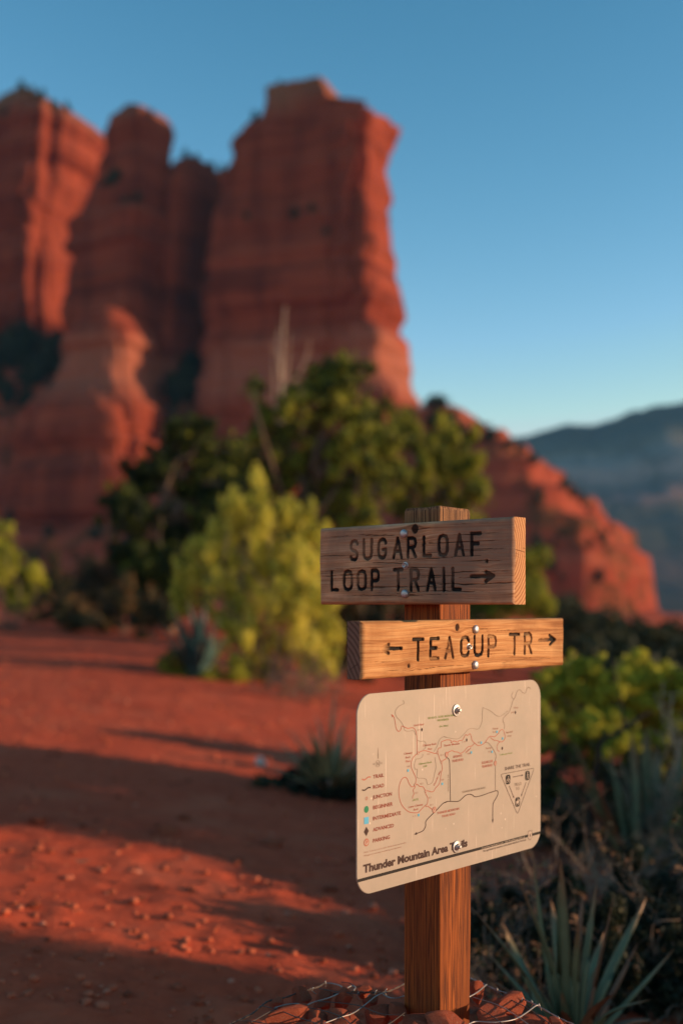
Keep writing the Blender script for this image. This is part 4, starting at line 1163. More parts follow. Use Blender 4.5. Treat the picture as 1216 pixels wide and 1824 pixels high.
for i, (px, py, rx, rz_, lab) in enumerate(rocks):
    Y = wy(py)
    sx, sz = rx * Y / FPX, rz_ * Y / FPX
    sy = min(sx, 0.06) * 0.9 + 0.012
    o = link('rock', bigrocks[i % 9], None, P(px, py, Y + sy * 0.9))
    o.scale = (sx * 1.28, sy * 1.2, sz * 1.3)
    o.rotation_euler = (R.uniform(-.15, .15), R.uniform(-.12, .12), R.uniform(-.35, .35))
    tag(o, lab, 'rock', RG)

cage = thing('wire_cage', 'rusty and pale wire mesh stretched over red rocks at the post foot', 'wire cage', (PILE[0], PILE[1], gz(*PILE)))
cb = Vector(cage.location)
def z7(x, y_): return (420 + x / 4.053, 1720 + y_ / 4.053)
def z8(x, y_): return (700 + x / 3.8, 1700 + y_ / 3.8)
def wire(pts, r, mat, off=0.0):
    p3 = [np.array(P(px, py, wy(py) - off) - cb) for px, py in pts]
    sp = smooth_path(p3, 5)
    g = Geo(); g.tube(sp, r, r, 6)
    link('wire', g.mesh('wire', M[mat]), cage)
    return sp
def twisted(pts, r, mat):
    p3 = smooth_path([np.array(P(px, py, wy(py)) - cb) for px, py in pts], 14)
    for ph in (0, math.pi):
        q_ = p3.copy()
        t = np.arange(len(q_)) * 0.55 + ph
        q_[:, 2] += np.cos(t) * r * 0.95; q_[:, 1] += np.sin(t) * r * 0.95
        g = Geo(); g.tube(q_, r, r, 5)
        link('wire', g.mesh('wire', M[mat]), cage)
twisted([z7(-80, 440), z7(0, 405), z7(120, 345), z7(180, 295), z7(240, 255), z7(340, 235), z7(470, 190), z7(590, 155), z7(645, 122)], 0.0011, 'dark_wire')
twisted([z7(700, 205), z7(800, 190), z7(900, 190), z7(1000, 195), z7(1100, 185), z7(1220, 130)], 0.0011, 'dark_wire')
twisted([z8(520, 160), z8(600, 195), z8(700, 240), z8(830, 285), z8(930, 325), z8(990, 355), z8(1130, 435), z8(1260, 490)], 0.0010, 'wire')
wire([z7(640, 125), z7(700, 130), z7(760, 150), z7(765, 180), z7(740, 200)], 0.0013, 'wire')
wire([z7(280, 305), z7(370, 280), z7(450, 275), z7(490, 293), z7(560, 265), z7(680, 230), z7(760, 190), z7(830, 148), z7(862, 156), z7(850, 180)], 0.0013, 'wire', 0.012)
wire([z7(640, 415), z7(750, 375), z7(830, 350), z7(890, 315), z7(960, 260), z7(1020, 215), z7(1090, 190)], 0.0012, 'wire', 0.015)
wire([z7(1060, 205), z7(1100, 228), z7(1160, 235), z7(1215, 220)], 0.0013, 'wire', 0.004)
wire([z7(760, 120), z7(830, 130), z7(880, 180), z7(890, 215)], 0.0009, 'dark_wire')
for w_ in ([z7(190, 290), z7(310, 320), z7(420, 365), z7(560, 410), z7(640, 450)], [z7(480, 295), z7(650, 330), z7(760, 370), z7(820, 415), z7(850, 450)], [z7(590, 258), z7(760, 270), z7(890, 290), z7(980, 325), z7(1060, 350), z7(1216, 360)],
           [z7(110, 410), z7(240, 335), z7(300, 310)], [z7(600, 165), z7(740, 190), z7(900, 205)], [z7(1216, 340), z7(1150, 390), z7(1090, 430)], [z7(0, 400), z7(120, 402), z7(260, 430)]):
    wire(w_, 0.0010, 'dark_wire', 0.02)
wire([z8(510, 290), z8(570, 255), z8(632, 203)], 0.0013, 'wire', 0.01)
wire([z8(505, 475), z8(560, 455), z8(690, 460), z8(820, 440), z8(900, 395), z8(960, 350), z8(990, 342)], 0.0013, 'wire', 0.02)
wire([z8(540, 290), z8(700, 340), z8(800, 395), z8(900, 465), z8(960, 510)], 0.0009, 'wire', 0.02)
wire([z8(650, 225), z8(780, 300), z8(900, 360), z8(1060, 470)], 0.0009, 'dark_wire', 0.01)
wire([z8(540, 350), z8(640, 400), z8(740, 470)], 0.0008, 'dark_wire', 0.02)
for pt in (z7(645, 122), z7(1015, 190), z7(1090, 180), z8(590, 190), z8(700, 240), z8(875, 305), z8(930, 322), z8(985, 345), z8(1110, 432), z7(885, 205), z7(970, 220), z7(560, 170), z7(790, 205)):
    a = np.array(P(pt[0], pt[1], wy(pt[1]) - 0.004) - cb)
    g = Geo(); g.tube(smooth_path([a + np.array([0, 0, .004]), a + np.array([R.uniform(-.006, .004), -.002, -.002]), a + np.array([R.uniform(-.004, .008), 0, -.010])], 3), 0.0011, 0.0009, 5)
    link('wire', g.mesh('wire', M['wire']), cage)

# ------------------------------------------------------------------ the trail sign
YAW = math.atan2(0.74, 0.673)
CORNER = Vector((0.1772, 2.09, 0.0))
sign = thing('trail_sign', 'square wooden trail post with two engraved boards and a beige map panel', 'trail sign', CORNER, YAW)

def post():
    W, D, Z0, Z1 = 0.0942, 0.0836, 0.02, 1.279
    r = 0.0025
    per = []
    def arc(cx, cy, a0):
        return [(cx + r * math.cos(a0 + t), cy + r * math.sin(a0 + t)) for t in np.linspace(0, math.pi / 2, 4)]
    def side(a, b, n=30):
        return [(a[0] + (b[0] - a[0]) * t, a[1] + (b[1] - a[1]) * t) for t in np.linspace(0, 1, n + 2)[1:-1]]
    c1, c2, c3, c4 = arc(r, r, math.pi), arc(W - r, r, 1.5 * math.pi), arc(W - r, D - r, 0), arc(r, D - r, 0.5 * math.pi)
    per = c1 + side(c1[-1], c2[0]) + c2 + side(c2[-1], c3[0]) + c3 + side(c3[-1], c4[0]) + c4 + side(c4[-1], c1[0])
    per = np.array(per); n = len(per)
    zs = np.concatenate([np.linspace(Z0, Z1 - 0.006, 220), [Z1 - 0.004, Z1 - 0.002, Z1]])
    V = []
    c = np.array([W / 2, D / 2])
    for i, z in enumerate(zs):
        d = per - c
        dn = d / np.linalg.norm(d, axis=1, keepdims=True)
        groove = vnoise(per[:, 0] * 260, per[:, 1] * 260, z * 3.5, 3)
        deep = np.clip((vnoise(per[:, 0] * 130, per[:, 1] * 130, z * 1.2, 6) - 0.72) / 0.1, 0, 1)
        low = vnoise(per[:, 0] * 8, per[:, 1] * 8, z * 4, 9) - 0.5
        inset = max(0, 0.006 - (Z1 - z)) * 0.5
        q = per - dn * (groove[:, None] * 0.0005 + deep[:, None] * 0.0013 - low[:, None] * 0.0012 + inset)
        top = (vnoise(per[:, 0] * 30, per[:, 1] * 30, 0, 12) - 0.5) * 0.002 if z > Z1 - 0.01 else 0
        V.append(np.column_stack([q, np.full(n, z) + top]))
    V = np.array(V).reshape(-1, 3)
    ix = np.arange(len(zs) * n).reshape(len(zs), n)
    q = np.stack([ix[:-1], np.roll(ix[:-1], -1, 1), np.roll(ix[1:], -1, 1), ix[1:]], -1).reshape(-1, 4)
    V = np.concatenate([V, [[W / 2, D / 2, Z1 + 0.0015]]])
    t = np.stack([ix[-1], np.roll(ix[-1], -1), np.full(n, len(V) - 1)], -1)
    link('post', mesh_np('post', V, q, t, True, None, (M['post'],)), sign)
post()

# routed letters: strokes in a unit cell, y down
GL = {
    'S': [[(.95, .16), (.8, .03), (.5, 0), (.2, .04), (.05, .2), (.08, .38), (.3, .48), (.7, .54), (.92, .66), (.95, .82), (.8, .96), (.5, 1), (.2, .97), (.03, .84)]],
    'U': [[(0, 0), (0, .72), (.12, .92), (.5, 1), (.88, .92), (1, .72), (1, 0)]],
    'G': [[(.95, .2), (.82, .04), (.5, 0), (.18, .05), (.03, .22), (0, .5), (.03, .78), (.18, .95), (.5, 1), (.82, .95), (.97, .8), (.97, .55), (.6, .55)]],
    'A': [[(0, 1), (.5, 0), (1, 1)], [(.2, .66), (.8, .66)]],
    'R': [[(0, 1), (0, 0), (.65, 0), (.92, .08), (1, .25), (.92, .43), (.65, .5), (0, .5)], [(.5, .5), (1, 1)]],
    'L': [[(0, 0), (0, 1), (1, 1)]],
    'O': [[(.5, 0), (.15, .06), (0, .25), (0, .75), (.15, .94), (.5, 1), (.85, .94), (1, .75), (1, .25), (.85, .06), (.5, 0)]],
    'F': [[(0, 1), (0, 0), (1, 0)], [(0, .47), (.75, .47)]],
    'P': [[(0, 1), (0, 0), (.65, 0), (.92, .08), (1, .27), (.92, .46), (.65, .54), (0, .54)]],
    'T': [[(0, 0), (1, 0)], [(.5, 0), (.5, 1)]],
    'I': [[(.5, 0), (.5, 1)]],
    'E': [[(1, 0), (0, 0), (0, 1), (1, 1)], [(0, .48), (.75, .48)]],
    'C': [[(.97, .2), (.82, .05), (.5, 0), (.18, .05), (0, .25), (0, .75), (.18, .95), (.5, 1), (.82, .95), (.97, .8)]],
}
def za(x, y_): return (540 + x / 2.432, 880 + y_ / 2.432)
def up_board(px, py):      # pixel -> metres along the front of the upper board (u to the right, v up)
    kk = (px - CX) / FPX
    t = (2.0588 * kk - 0.1488) / (0.74 + 0.673 * kk)
    dep = 2.0588 - 0.673 * t
    return (t + 0.2600, H - (py - HY) * dep / FPX - 1.1012)
def low_board(px, py):
    kk = (px - CX) / FPX
    t = (kk * 2.0658 - 0.2038) / (0.673 - 0.74 * kk)
    dep = 2.0658 + 0.74 * t
    return (t + 0.2524, H - (py - HY) * dep / FPX - 0.9788)
def plate(px, py):
    kk = (px - CX) / FPX
    t = (kk * 2.0878 - 0.1797) / (0.673 - 0.74 * kk)
    dep = 2.0878 + 0.74 * t
    return (t, H - (py - HY) * dep / FPX)

def letters(spec, fn, inset=0.0022):
    segs = []
    for ch, x0, x1, y0, y1 in spec:
        u0, va = fn(*za(x0, (y0 + y1) / 2)); u1, _ = fn(*za(x1, (y0 + y1) / 2))
        uc = za((x0 + x1) / 2, 0)[0]
        vt = fn(uc, za(0, y0)[1])[1] - inset; vb = fn(uc, za(0, y1)[1])[1] + inset
        u0 += inset; u1 -= inset
        for st in GL[ch]:
            pts = [(u0 + a * (u1 - u0), vt + b * (vb - vt)) for a, b in st]
            segs += list(zip(pts[:-1], pts[1:]))
    return segs
def zsegs(polys, fn):
    s = []
    for pl in polys:
        pts = [fn(*za(*p)) for p in pl]
        s += list(zip(pts[:-1], pts[1:]))
    return s

up_segs = letters([('S', 200, 238, 198, 290), ('U', 257, 298, 193, 286), ('G', 320, 360, 191, 282), ('A', 385, 428, 188, 281), ('R', 447, 488, 185, 277), ('L', 515, 553, 181, 272), ('O', 580, 625, 173, 271), ('A', 652, 695, 170, 269), ('F', 722, 768, 165, 268),
                   ('L', 118, 152, 332, 420), ('O', 172, 212, 329, 419), ('O', 231, 272, 328, 418), ('P', 291, 328, 325, 420), ('T', 388, 430, 322, 420), ('R', 460, 500, 320, 422), ('A', 530, 572, 319, 421), ('I', 595, 616, 318, 421), ('L', 640, 682, 317, 419)], up_board)
up_segs += zsegs([[(724, 357), (815, 354)], [(788, 337), (820, 354), (788, 378)], [(795, 345), (795, 368)], [(803, 350), (803, 362)]], up_board)
low_segs = letters([('T', 472, 522, 624, 722), ('E', 548, 588, 621, 717), ('A', 612, 652, 617, 714), ('C', 680, 720, 614, 707), ('U', 738, 778, 610, 706), ('P', 798, 836, 611, 705), ('T', 890, 936, 603, 697), ('R', 955, 990, 600, 694)], low_board)
low_segs += zsegs([[(345, 671), (425, 668)], [(370, 652), (340, 671), (370, 690)], [(1020, 634), (1085, 630)], [(1066, 612), (1090, 630), (1068, 652)]], low_board)

def board(name, L, Hh, T_, segs, knots, cracks, mats, parent, seed, rad, depth, relief, res=0.0008, edge=0.0075, label=None, ink=1.0):
    nu, nv = int(L / res) + 1, int(Hh / res) + 1
    u = np.linspace(0, L, nu); v = np.linspace(0, Hh, nv)
    U, V = np.meshgrid(u, v, indexing='ij')
    gv = V + 0.010 * (vnoise(U * 5, V * 9, 0.5, seed) - 0.5) + 0.003 * (vnoise(U * 18, V * 30, 0.2, seed + 1) - 0.5)
    knot = np.zeros_like(U)
    for ku, kv, kr in knots:
        du, dv = U - ku, V - kv
        infl = np.exp(-((du / (kr * 4.0)) ** 2 + (dv / (kr * 2.6)) ** 2))
        gv = gv - dv * infl * 0.85
        dd = np.hypot(du, dv * 0.9) + 0.0012 * (vnoise(U * 300, V * 300, 0, seed + 3) - 0.5)
        knot = np.maximum(knot, np.clip((kr - dd) / 0.0015, 0, 1))
    # routed strokes
    dmin = np.full_like(U, 1.0)
    for (a, b) in segs:
        pad = rad + 0.003
        i0, i1 = np.searchsorted(u, (min(a[0], b[0]) - pad, max(a[0], b[0]) + pad))
        j0, j1 = np.searchsorted(v, (min(a[1], b[1]) - pad, max(a[1], b[1]) + pad))
        uu, vv = U[i0:i1, j0:j1], V[i0:i1, j0:j1]
        dx, dy = b[0] - a[0], b[1] - a[1]
        t = np.clip(((uu - a[0]) * dx + (vv - a[1]) * dy) / (dx * dx + dy * dy + 1e-12), 0, 1)
        dmin[i0:i1, j0:j1] = np.minimum(dmin[i0:i1, j0:j1], np.hypot(uu - a[0] - t * dx, vv - a[1] - t * dy))
    rr = rad * (1 + 0.35 * (vnoise(U * 160, V * 160, 0, seed + 5) - 0.5))
    wear = 0.55 + 0.6 * vnoise(U * 22, V * 40, 0, seed + 6)
    gd = np.sqrt(np.clip(1 - (dmin / rr) ** 2, 0, 1))
    groove = np.clip((gd - 0.22) / 0.35, 0, 1) * np.clip(wear * ink - ink + 1.15, 0, 1)
    # drying cracks that follow the grain
    crack = np.zeros_like(U)
    for u0, u1, vc, w in cracks:
        c = vc + 0.0045 * (vnoise(U * 14, 0.0, vc * 50, seed + 8) - 0.5) + 0.0016 * (vnoise(U * 70, 0.0, vc * 50, seed + 9) - 0.5)
        tt = np.clip((U - u0) / (u1 - u0), 0, 1)
        ww = w * np.sin(math.pi * tt) ** 0.6 * (0.5 + vnoise(U * 40, 0, vc * 90, seed + 10)) * ((U > u0) & (U < u1))
        crack = np.maximum(crack, np.clip((ww - np.abs(V - c)) / 0.0007, 0, 1) * (ww > 0.0001))
    grain = vnoise(U * 10, gv * 520, 0, seed + 11) * 0.6 + vnoise(U * 5, gv * 190, 0, seed + 12) * 0.8
    e = np.minimum(np.minimum(U, L - U), np.minimum(V, Hh - V))
    e = e + 0.0012 * (vnoise(U * 60, V * 60, 0, seed + 13) - 0.5)
    ed = edge * (0.7 + 0.6 * vnoise(U * 12, V * 12, 0, seed + 14))
    x_ = np.clip(ed - e, 0, ed)
    rnd = ed - np.sqrt(np.maximum(ed * ed - x_ * x_, 0))
    inset = relief * (1.2 - grain) + depth * gd * wear + 0.0025 * crack + 0.0020 * knot + rnd + 0.0012 * (vnoise(U * 7, V * 14, 0, seed + 15) - 0.5)
    Vt = np.stack([U, inset, V], -1).reshape(-1, 3)
    ix = np.arange(nu * nv).reshape(nu, nv)
    q = np.stack([ix[:-1, :-1], ix[1:, :-1], ix[1:, 1:], ix[:-1, 1:]], -1).reshape(-1, 4)
    mi = [np.zeros(len(q), int)]
    # sides and back
    ring = np.concatenate([ix[:-1, 0], ix[-1, :-1], ix[:0:-1, -1], ix[0, :0:-1]])
    n = len(ring)
    rp = Vt[ring]
    r1 = rp.copy(); r1[:, 1] = T_ - 0.003
    r2 = rp.copy(); r2[:, 1] = T_
    c = np.array([L / 2, 0, Hh / 2])
    r2[:, 0] = np.clip(r2[:, 0], 0.003, L - 0.003); r2[:, 2] = np.clip(r2[:, 2], 0.003, Hh - 0.003)
    # a few rows on the sides so that their edges are not ruler-straight
    rows = [ring]
    allV = [Vt]; cur = len(Vt)
    for f in (0.25, 0.5, 0.75, 1.0):
        p = rp.copy(); p[:, 1] = rp[:, 1] + (T_ - 0.003 - rp[:, 1]) * f
        allV.append(p); rows.append(np.arange(cur, cur + n)); cur += n
    allV.append(r2); rows.append(np.arange(cur, cur + n)); cur += n
    allV.append(np.array([[L / 2, T_, Hh / 2]])); ctr = cur; cur += 1
    isend = np.zeros(n, int)
    isend[nu - 1:nu - 1 + nv - 1] = 1; isend[2 * (nu - 1) + nv - 1:] = 1
    qs = [q]
    for a, b in zip(rows[:-1], rows[1:]):
        qs.append(np.stack([np.roll(a, -1), a, b, np.roll(b, -1)], -1)); mi.append(isend)
    t = np.stack([rows[-1], np.full(n, ctr), np.roll(rows[-1], -1)], -1)
    mi.append(np.zeros(n, int))
    Vall = np.concatenate(allV)
    ext = len(Vall) - len(Vt)
    sidegv = np.concatenate([np.tile(gv.reshape(-1)[ring], 5), [0]])
    pad = lambda arr: np.concatenate([arr.reshape(-1), np.zeros(ext)])
    me = mesh_np(name, Vall, np.concatenate(qs), t, True, {'gv': ('POINT', np.concatenate([gv.reshape(-1), sidegv + np.concatenate([np.repeat([.01, .02, .03, .035, .04], n), [0]])])),
                 'groove': ('POINT', pad(groove)), 'crack': ('POINT', pad(crack)), 'knot': ('POINT', pad(knot))}, mats, np.concatenate(mi))
    try:
        me.set_sharp_from_angle(angle=math.radians(50))
    except Exception:
        pass
    o = link(name, me, parent)
    if label: o['label'] = label
    return o

def kn(fn, x, y_, r):
    a = fn(*za(x, y_)); return (a[0], a[1], r)
rk = random.Random(3)
up_cr = [(0.0, 0.10, 0.094, .0008), (0.16, 0.40, 0.083, .0007), (0.10, 0.30, 0.031, .0009), (0.27, 0.43, 0.036, .0010), (0.0, 0.14, 0.055, .0008), (0.20, 0.44, 0.108, .0007), (0.30, 0.444, 0.058, .0007), (0.02, 0.2, 0.068, .0006),
         (0.12, 0.26, 0.076, .0006), (0.05, 0.33, 0.016, .0006), (0.2, 0.42, 0.022, .0007), (0.33, 0.44, 0.094, .0006)] + [(a, a + rk.uniform(.03, .11), rk.uniform(.008, .14), rk.uniform(.0004, .0007)) for a in [rk.uniform(0, .38) for _ in range(30)]]
low_cr = [(0.25, 0.36, 0.078, .0006), (0.33, 0.45, 0.074, .0005), (0.05, 0.3, 0.012, .0006), (0.4, 0.6, 0.017, .0006)] + [(a, a + rk.uniform(.02, .08), rk.uniform(.006, .09), .00035) for a in [rk.uniform(0, .55) for _ in range(14)]]

ub = board('sign_board', 0.444, 0.147, 0.0422, up_segs, [kn(up_board, 481, 150, .0085), kn(up_board, 792, 290, .004)], up_cr, (M['old_wood'], M['old_end']), sign, 5, 0.0036, 0.0042, 0.0009, ink=1.5, label='grey weathered upper board engraved SUGARLOAF LOOP TRAIL with a right arrow')
# front of the upper board faces the shaded side of the post; it sticks out past the near corner
ub.location = (-0.0422, 0.26, 1.1012)
ub.rotation_euler = (0, 0, -math.pi / 2)
lb = board('sign_board', 0.617, 0.0952, 0.036, low_segs, [kn(low_board, 666, 578, .0065), (0.12, 0.018, .004)], low_cr, (M['new_wood'], M['new_end']), sign, 15, 0.0034, 0.0046, 0.0006, ink=2.6, label='orange-brown lower board engraved TEACUP TR between two arrows')
lb.location = (-0.2524, -0.036, 0.9788)

def lathe(name, prof, mat, parent, loc, seg=28, hexhead=False):
    V, q = [], []
    for (r, d) in prof:
        for j in range(seg):
            a = 2 * math.pi * j / seg
            V.append((r * math.cos(a), -d, r * math.sin(a)))
    for i in range(len(prof) - 1):
        for j in range(seg):
            q.append((i * seg + j, i * seg + (j + 1) % seg, (i + 1) * seg + (j + 1) % seg, (i + 1) * seg + j))
    V.append((0, -prof[-1][1], 0))
    n = len(V) - 1
    t = [((len(prof) - 1) * seg + j, (len(prof) - 1) * seg + (j + 1) % seg, n) for j in range(seg)]
    me = mesh_np(name, V, q, t, True, None, (mat,))
    try: me.set_sharp_from_angle(angle=math.radians(38))
    except Exception: pass
    return link(name, me, parent, loc)
CARR = [(.0078, -.002), (.0079, .0035), (.0076, .005), (.0066, .0062), (.0045, .0072), (.002, .0076)]
NUT = [(.0066, -.002), (.0066, .0018), (.0060, .0024), (.0044, .0026), (.0044, .0058), (.0038, .0066), (.0022, .0060), (.0018, .0045)]
WASH = [(.0112, -.001), (.0113, .0016), (.0105, .0024), (.0075, .0026), (.0060, .0030), (.0058, .0064), (.0052, .0072), (.0036, .0072), (.0034, .0105), (.0028, .0112), (.0015, .0114)]
for fn, o, pts in ((up_board, ub, [(437, 172, CARR), (441, 309, NUT), (441, 432, CARR)]), (low_board, lb, [(743, 586, CARR), (717, 662, NUT), (742, 740, CARR)])):
    for x, y_, prof in pts:
        a = fn(*za(x, y_))
        lathe('bolt', prof, M['bolt'], o, (a[0], 0.002, a[1]))

# ------------------------------------------------------------------ map panel
PX0, PX1, PZ0, PZ1, PT = -0.2288, 0.3277, 0.6165, 0.9515, 0.003
def plate_mesh():
    r = 0.036
    pts = []
    for cx, cz, a0 in ((PX1 - r, PZ0 + r, -90), (PX1 - r, PZ1 - r, 0), (PX0 + r, PZ1 - r, 90), (PX0 + r, PZ0 + r, 180)):
        for k_ in range(13):
            a = math.radians(a0 + 90 * k_ / 12)
            pts.append((cx + r * math.cos(a), cz + r * math.sin(a)))
    n = len(pts)
    bm = bmesh.new()
    f = [bm.verts.new((x, -PT, z)) for x, z in pts]
    bm.faces.new(f)
    ret = bmesh.ops.extrude_face_region(bm, geom=bm.faces[:])
    for e in ret['geom']:
        if isinstance(e, bmesh.types.BMVert): e.co.y = -0.0004
    bmesh.ops.recalc_face_normals(bm, faces=bm.faces[:])
    ed = [e for e in bm.edges if abs(e.verts[0].co.y - e.verts[1].co.y) < 1e-6]
    bmesh.ops.bevel(bm, geom=ed, offset=0.0006, segments=2, affect='EDGES')
    me = bpy.data.meshes.new('map_panel'); bm.to_mesh(me); bm.free()
    me.materials.append(M['plate'])
    return me
panel = link('map_panel', plate_mesh(), sign)
panel['label'] = 'beige metal trail map panel with rounded corners'

def A(x, y_): return plate(630 + x / 7.153, 1220 + y_ / 7.153)
def B(x, y_): return plate(790 + x / 6.756, 1210 + y_ / 6.756)
def C(x, y_): return plate(630 + x / 7.153, 1340 + y_ / 7.153)
def D(x, y_): return plate(790 + x / 6.756, 1340 + y_ / 6.756)
def E(x, y_): return plate(630 + x / 7.153, 1460 + y_ / 7.153)
def G7(x, y_): return plate(790 + x / 6.756, 1460 + y_ / 6.756)
LAYER = [0]
def yl(k_=0): return -PT - 0.00025 - 0.00012 * k_
def ribbon(pts, w, mat, name='map_line', layer=1, smooth=True, closed=False):
    p = smooth_path([(a, b, 0) for a, b in pts], 5, closed)[:, :2] if smooth else np.array(pts, float)
    if closed: p = np.vstack([p, p[:1]])
    t = np.gradient(p, axis=0); t /= np.linalg.norm(t, axis=1, keepdims=True) + 1e-12
    nrm = np.column_stack([-t[:, 1], t[:, 0]]) * w / 2
    y_ = yl(layer)
    V = np.concatenate([np.column_stack([(p + nrm)[:, 0], np.full(len(p), y_), (p + nrm)[:, 1]]), np.column_stack([(p - nrm)[:, 0], np.full(len(p), y_), (p - nrm)[:, 1]])])
    n = len(p)
    q = [(i, i + n, i + n + 1, i + 1) for i in range(n - 1)]
    return link(name, mesh_np(name, V, q, None, False, None, (M[mat],)), panel)
def poly(pts, mat, name='map_symbol', layer=1):
    me = bpy.data.meshes.new(name)
    me.from_pydata([(a, yl(layer), b) for a, b in pts], [], [list(range(len(pts)))])
    me.materials.append(M[mat])
    return link(name, me, panel)
def disc(c, r, mat, name='map_symbol', layer=1, k_=24, sq=1.0):
    return poly([(c[0] + r * math.cos(t * 2 * math.pi / k_), c[1] + sq * r * math.sin(t * 2 * math.pi / k_)) for t in range(k_)], mat, name, layer)
def ringm(c, r, w, mat, layer=1):
    return ribbon([(c[0] + r * math.cos(t), c[1] + r * math.sin(t)) for t in np.linspace(0, 2 * math.pi, 20, endpoint=False)], w, mat, 'map_symbol', layer, True, True)
def rrect(c, w, h, r, mat, layer=1):
    pts = []
    for sx, sz, a0 in ((1, -1, -90), (1, 1, 0), (-1, 1, 90), (-1, -1, 180)):
        for k_ in range(5):
            a = math.radians(a0 + 22.5 * k_)
            pts.append((c[0] + sx * (w / 2 - r) + r * math.cos(a), c[1] + sz * (h / 2 - r) + r * math.sin(a)))
    return poly(pts, mat, 'pictogram', layer)
def arrow(p, d, s, mat, layer=2):
    d = np.array(d, float); d /= np.linalg.norm(d); n = np.array([-d[1], d[0]])
    p = np.array(p)
    return poly([tuple(p + d * s * .55), tuple(p - d * s * .5 + n * s * .36), tuple(p - d * s * .5 - n * s * .36)], mat, 'map_symbol', layer)
def text(s, left, right, cap, mat, bold=0.0, layer=1, rot=0.0, shear=0.0, name='lettering'):
    """one line of flat lettering from point left to point right (panel metres), cap height in metres"""
    cu = bpy.data.curves.new(name, 'FONT')
    cu.body = s; cu.size = 1.0; cu.offset = bold; cu.shear = shear; cu.resolution_u = 3
    ob = bpy.data.objects.new(name, cu)
    COL.objects.link(ob)
    bpy.context.view_layer.update()
    me = bpy.data.meshes.new_from_object(ob.evaluated_get(bpy.context.evaluated_depsgraph_get()))
    bpy.data.objects.remove(ob); bpy.data.curves.remove(cu)
    V = np.array([v.co for v in me.vertices])
    x0, x1 = V[:, 0].min(), V[:, 0].max()
    capu = 0.70
    W = math.hypot(right[0] - left[0], right[1] - left[1])
    X = (V[:, 0] - x0) / (x1 - x0) * W
    Z = V[:, 1] / capu * cap
    ca, sa = math.cos(rot), math.sin(rot)
    out = np.column_stack([left[0] + ca * X - sa * Z, np.full(len(V), yl(layer)), left[1] + sa * X + ca * Z]).astype(np.float32)
    me.vertices.foreach_set('co', out.ravel())
    # faces towards the viewer (-y)
    me.materials.clear(); me.materials.append(M[mat]); me.name = name
    me.update()
    return link(name, me, panel)
def line_at(fn, x0, y0, x1, h, s, mat, **k_):
    l = fn(x0, y0); sc = 7.153 if fn in (A, C, E) else 6.756
    r0 = fn(x1, y0)
    hp = fn(x0, y0 - h)[1] - l[1]
    return text(s, l, (r0[0], l[1]), hp, mat, **k_)

TW, RW = 0.0012, 0.0015
TR = [
    [A(*p) for p in [(480, 382), (510, 410), (525, 470), (540, 555), (570, 592), (597, 570), (610, 525), (640, 535), (690, 553), (750, 545), (785, 580), (800, 650), (805, 780), (805, 850), (815, 868)]],
    [A(*p) for p in [(815, 868), (860, 845), (910, 838), (980, 858), (1030, 872), (1062, 865)]],
    [C(*p) for p in [(815, 8), (760, 60), (730, 130), (735, 200), (765, 270), (790, 330), (785, 400), (778, 415)]],
    [C(*p) for p in [(778, 415), (760, 435), (735, 438), (705, 400), (680, 340), (650, 318), (610, 345), (580, 420), (572, 500), (580, 580), (605, 660), (650, 720), (700, 758), (760, 770), (820, 765), (870, 715), (905, 682), (925, 678)]],
    [C(*p) for p in [(780, 420), (775, 455), (755, 480), (765, 530), (750, 560), (748, 590)]],
    [C(*p) for p in [(785, 408), (810, 410), (840, 435), (880, 440), (900, 470), (912, 495), (940, 490), (990, 505), (1020, 490), (1040, 455), (1085, 405), (1100, 350), (1110, 270), (1125, 210), (1115, 140), (1090, 80), (1070, 10)]],
    [C(*p) for p in [(912, 495), (915, 530), (940, 580), (938, 640), (925, 678)]],
    [C(*p) for p in [(930, 680), (960, 700), (1000, 730)]],
    [C(*p) for p in [(1115, 125), (1140, 100), (1170, 85), (1180, 50)]],
    [A(*p) for p in [(1062, 865), (1075, 810), (1110, 795), (1112, 730), (1150, 710), (1180, 700)]] + [B(*p) for p in [(40, 728), (85, 735), (90, 765), (120, 742), (165, 755), (185, 738), (225, 730), (260, 668), (285, 675), (315, 655), (330, 690), (340, 735), (370, 765), (400, 790), (440, 795), (490, 765), (530, 710), (560, 685), (610, 690), (650, 655), (685, 610), (710, 605)]],
    [B(*p) for p in [(45, 890), (60, 875), (100, 858), (130, 872), (165, 875), (200, 890), (240, 870), (290, 815), (340, 800), (370, 765)]],
    [B(*p) for p in [(715, 610), (735, 670), (735, 710), (705, 750), (670, 755), (640, 800), (645, 850), (670, 870)]],
    [B(*p) for p in [(560, 700), (600, 730), (650, 740), (670, 755)]],
]
for t_ in TR: ribbon(t_, TW, 'p_trail', 'trail_line')
arrow(A(488, 388), (-.6, .6), .006, 'p_trail')
ribbon([B(*p) for p in [(725, 600), (730, 550), (710, 490), (730, 450), (780, 400), (810, 330), (830, 260), (860, 210), (880, 150), (910, 125), (950, 160), (980, 165), (1000, 110), (1020, 95), (1045, 115)]], TW, 'p_grey', 'trail_line')
ribbon([C(*p) for p in [(1185, 630), (1130, 655), (1050, 740), (925, 865), (915, 930), (905, 960)]] + [E(*p) for p in [(880, 140), (830, 165), (790, 180)]], RW, 'p_dark', 'road_line', 2)
ribbon([C(1185, 630)] + [D(*p) for p in [(0, 610), (40, 592), (80, 590), (170, 590), (210, 565), (260, 520), (310, 505), (345, 515), (375, 535), (440, 525), (540, 490), (620, 465), (645, 465), (652, 490), (640, 530), (600, 600), (590, 640), (588, 820)]], RW, 'p_dark', 'road_line', 2)
arrow(E(785, 182), (-1, -.15), .007, 'p_dark'); arrow(D(588, 828), (0, -1), .007, 'p_dark')
ribbon([D(*p) for p in [(36, 60), (65, 95), (72, 200), (80, 590)]], TW, 'p_dark', 'road_line', 2)
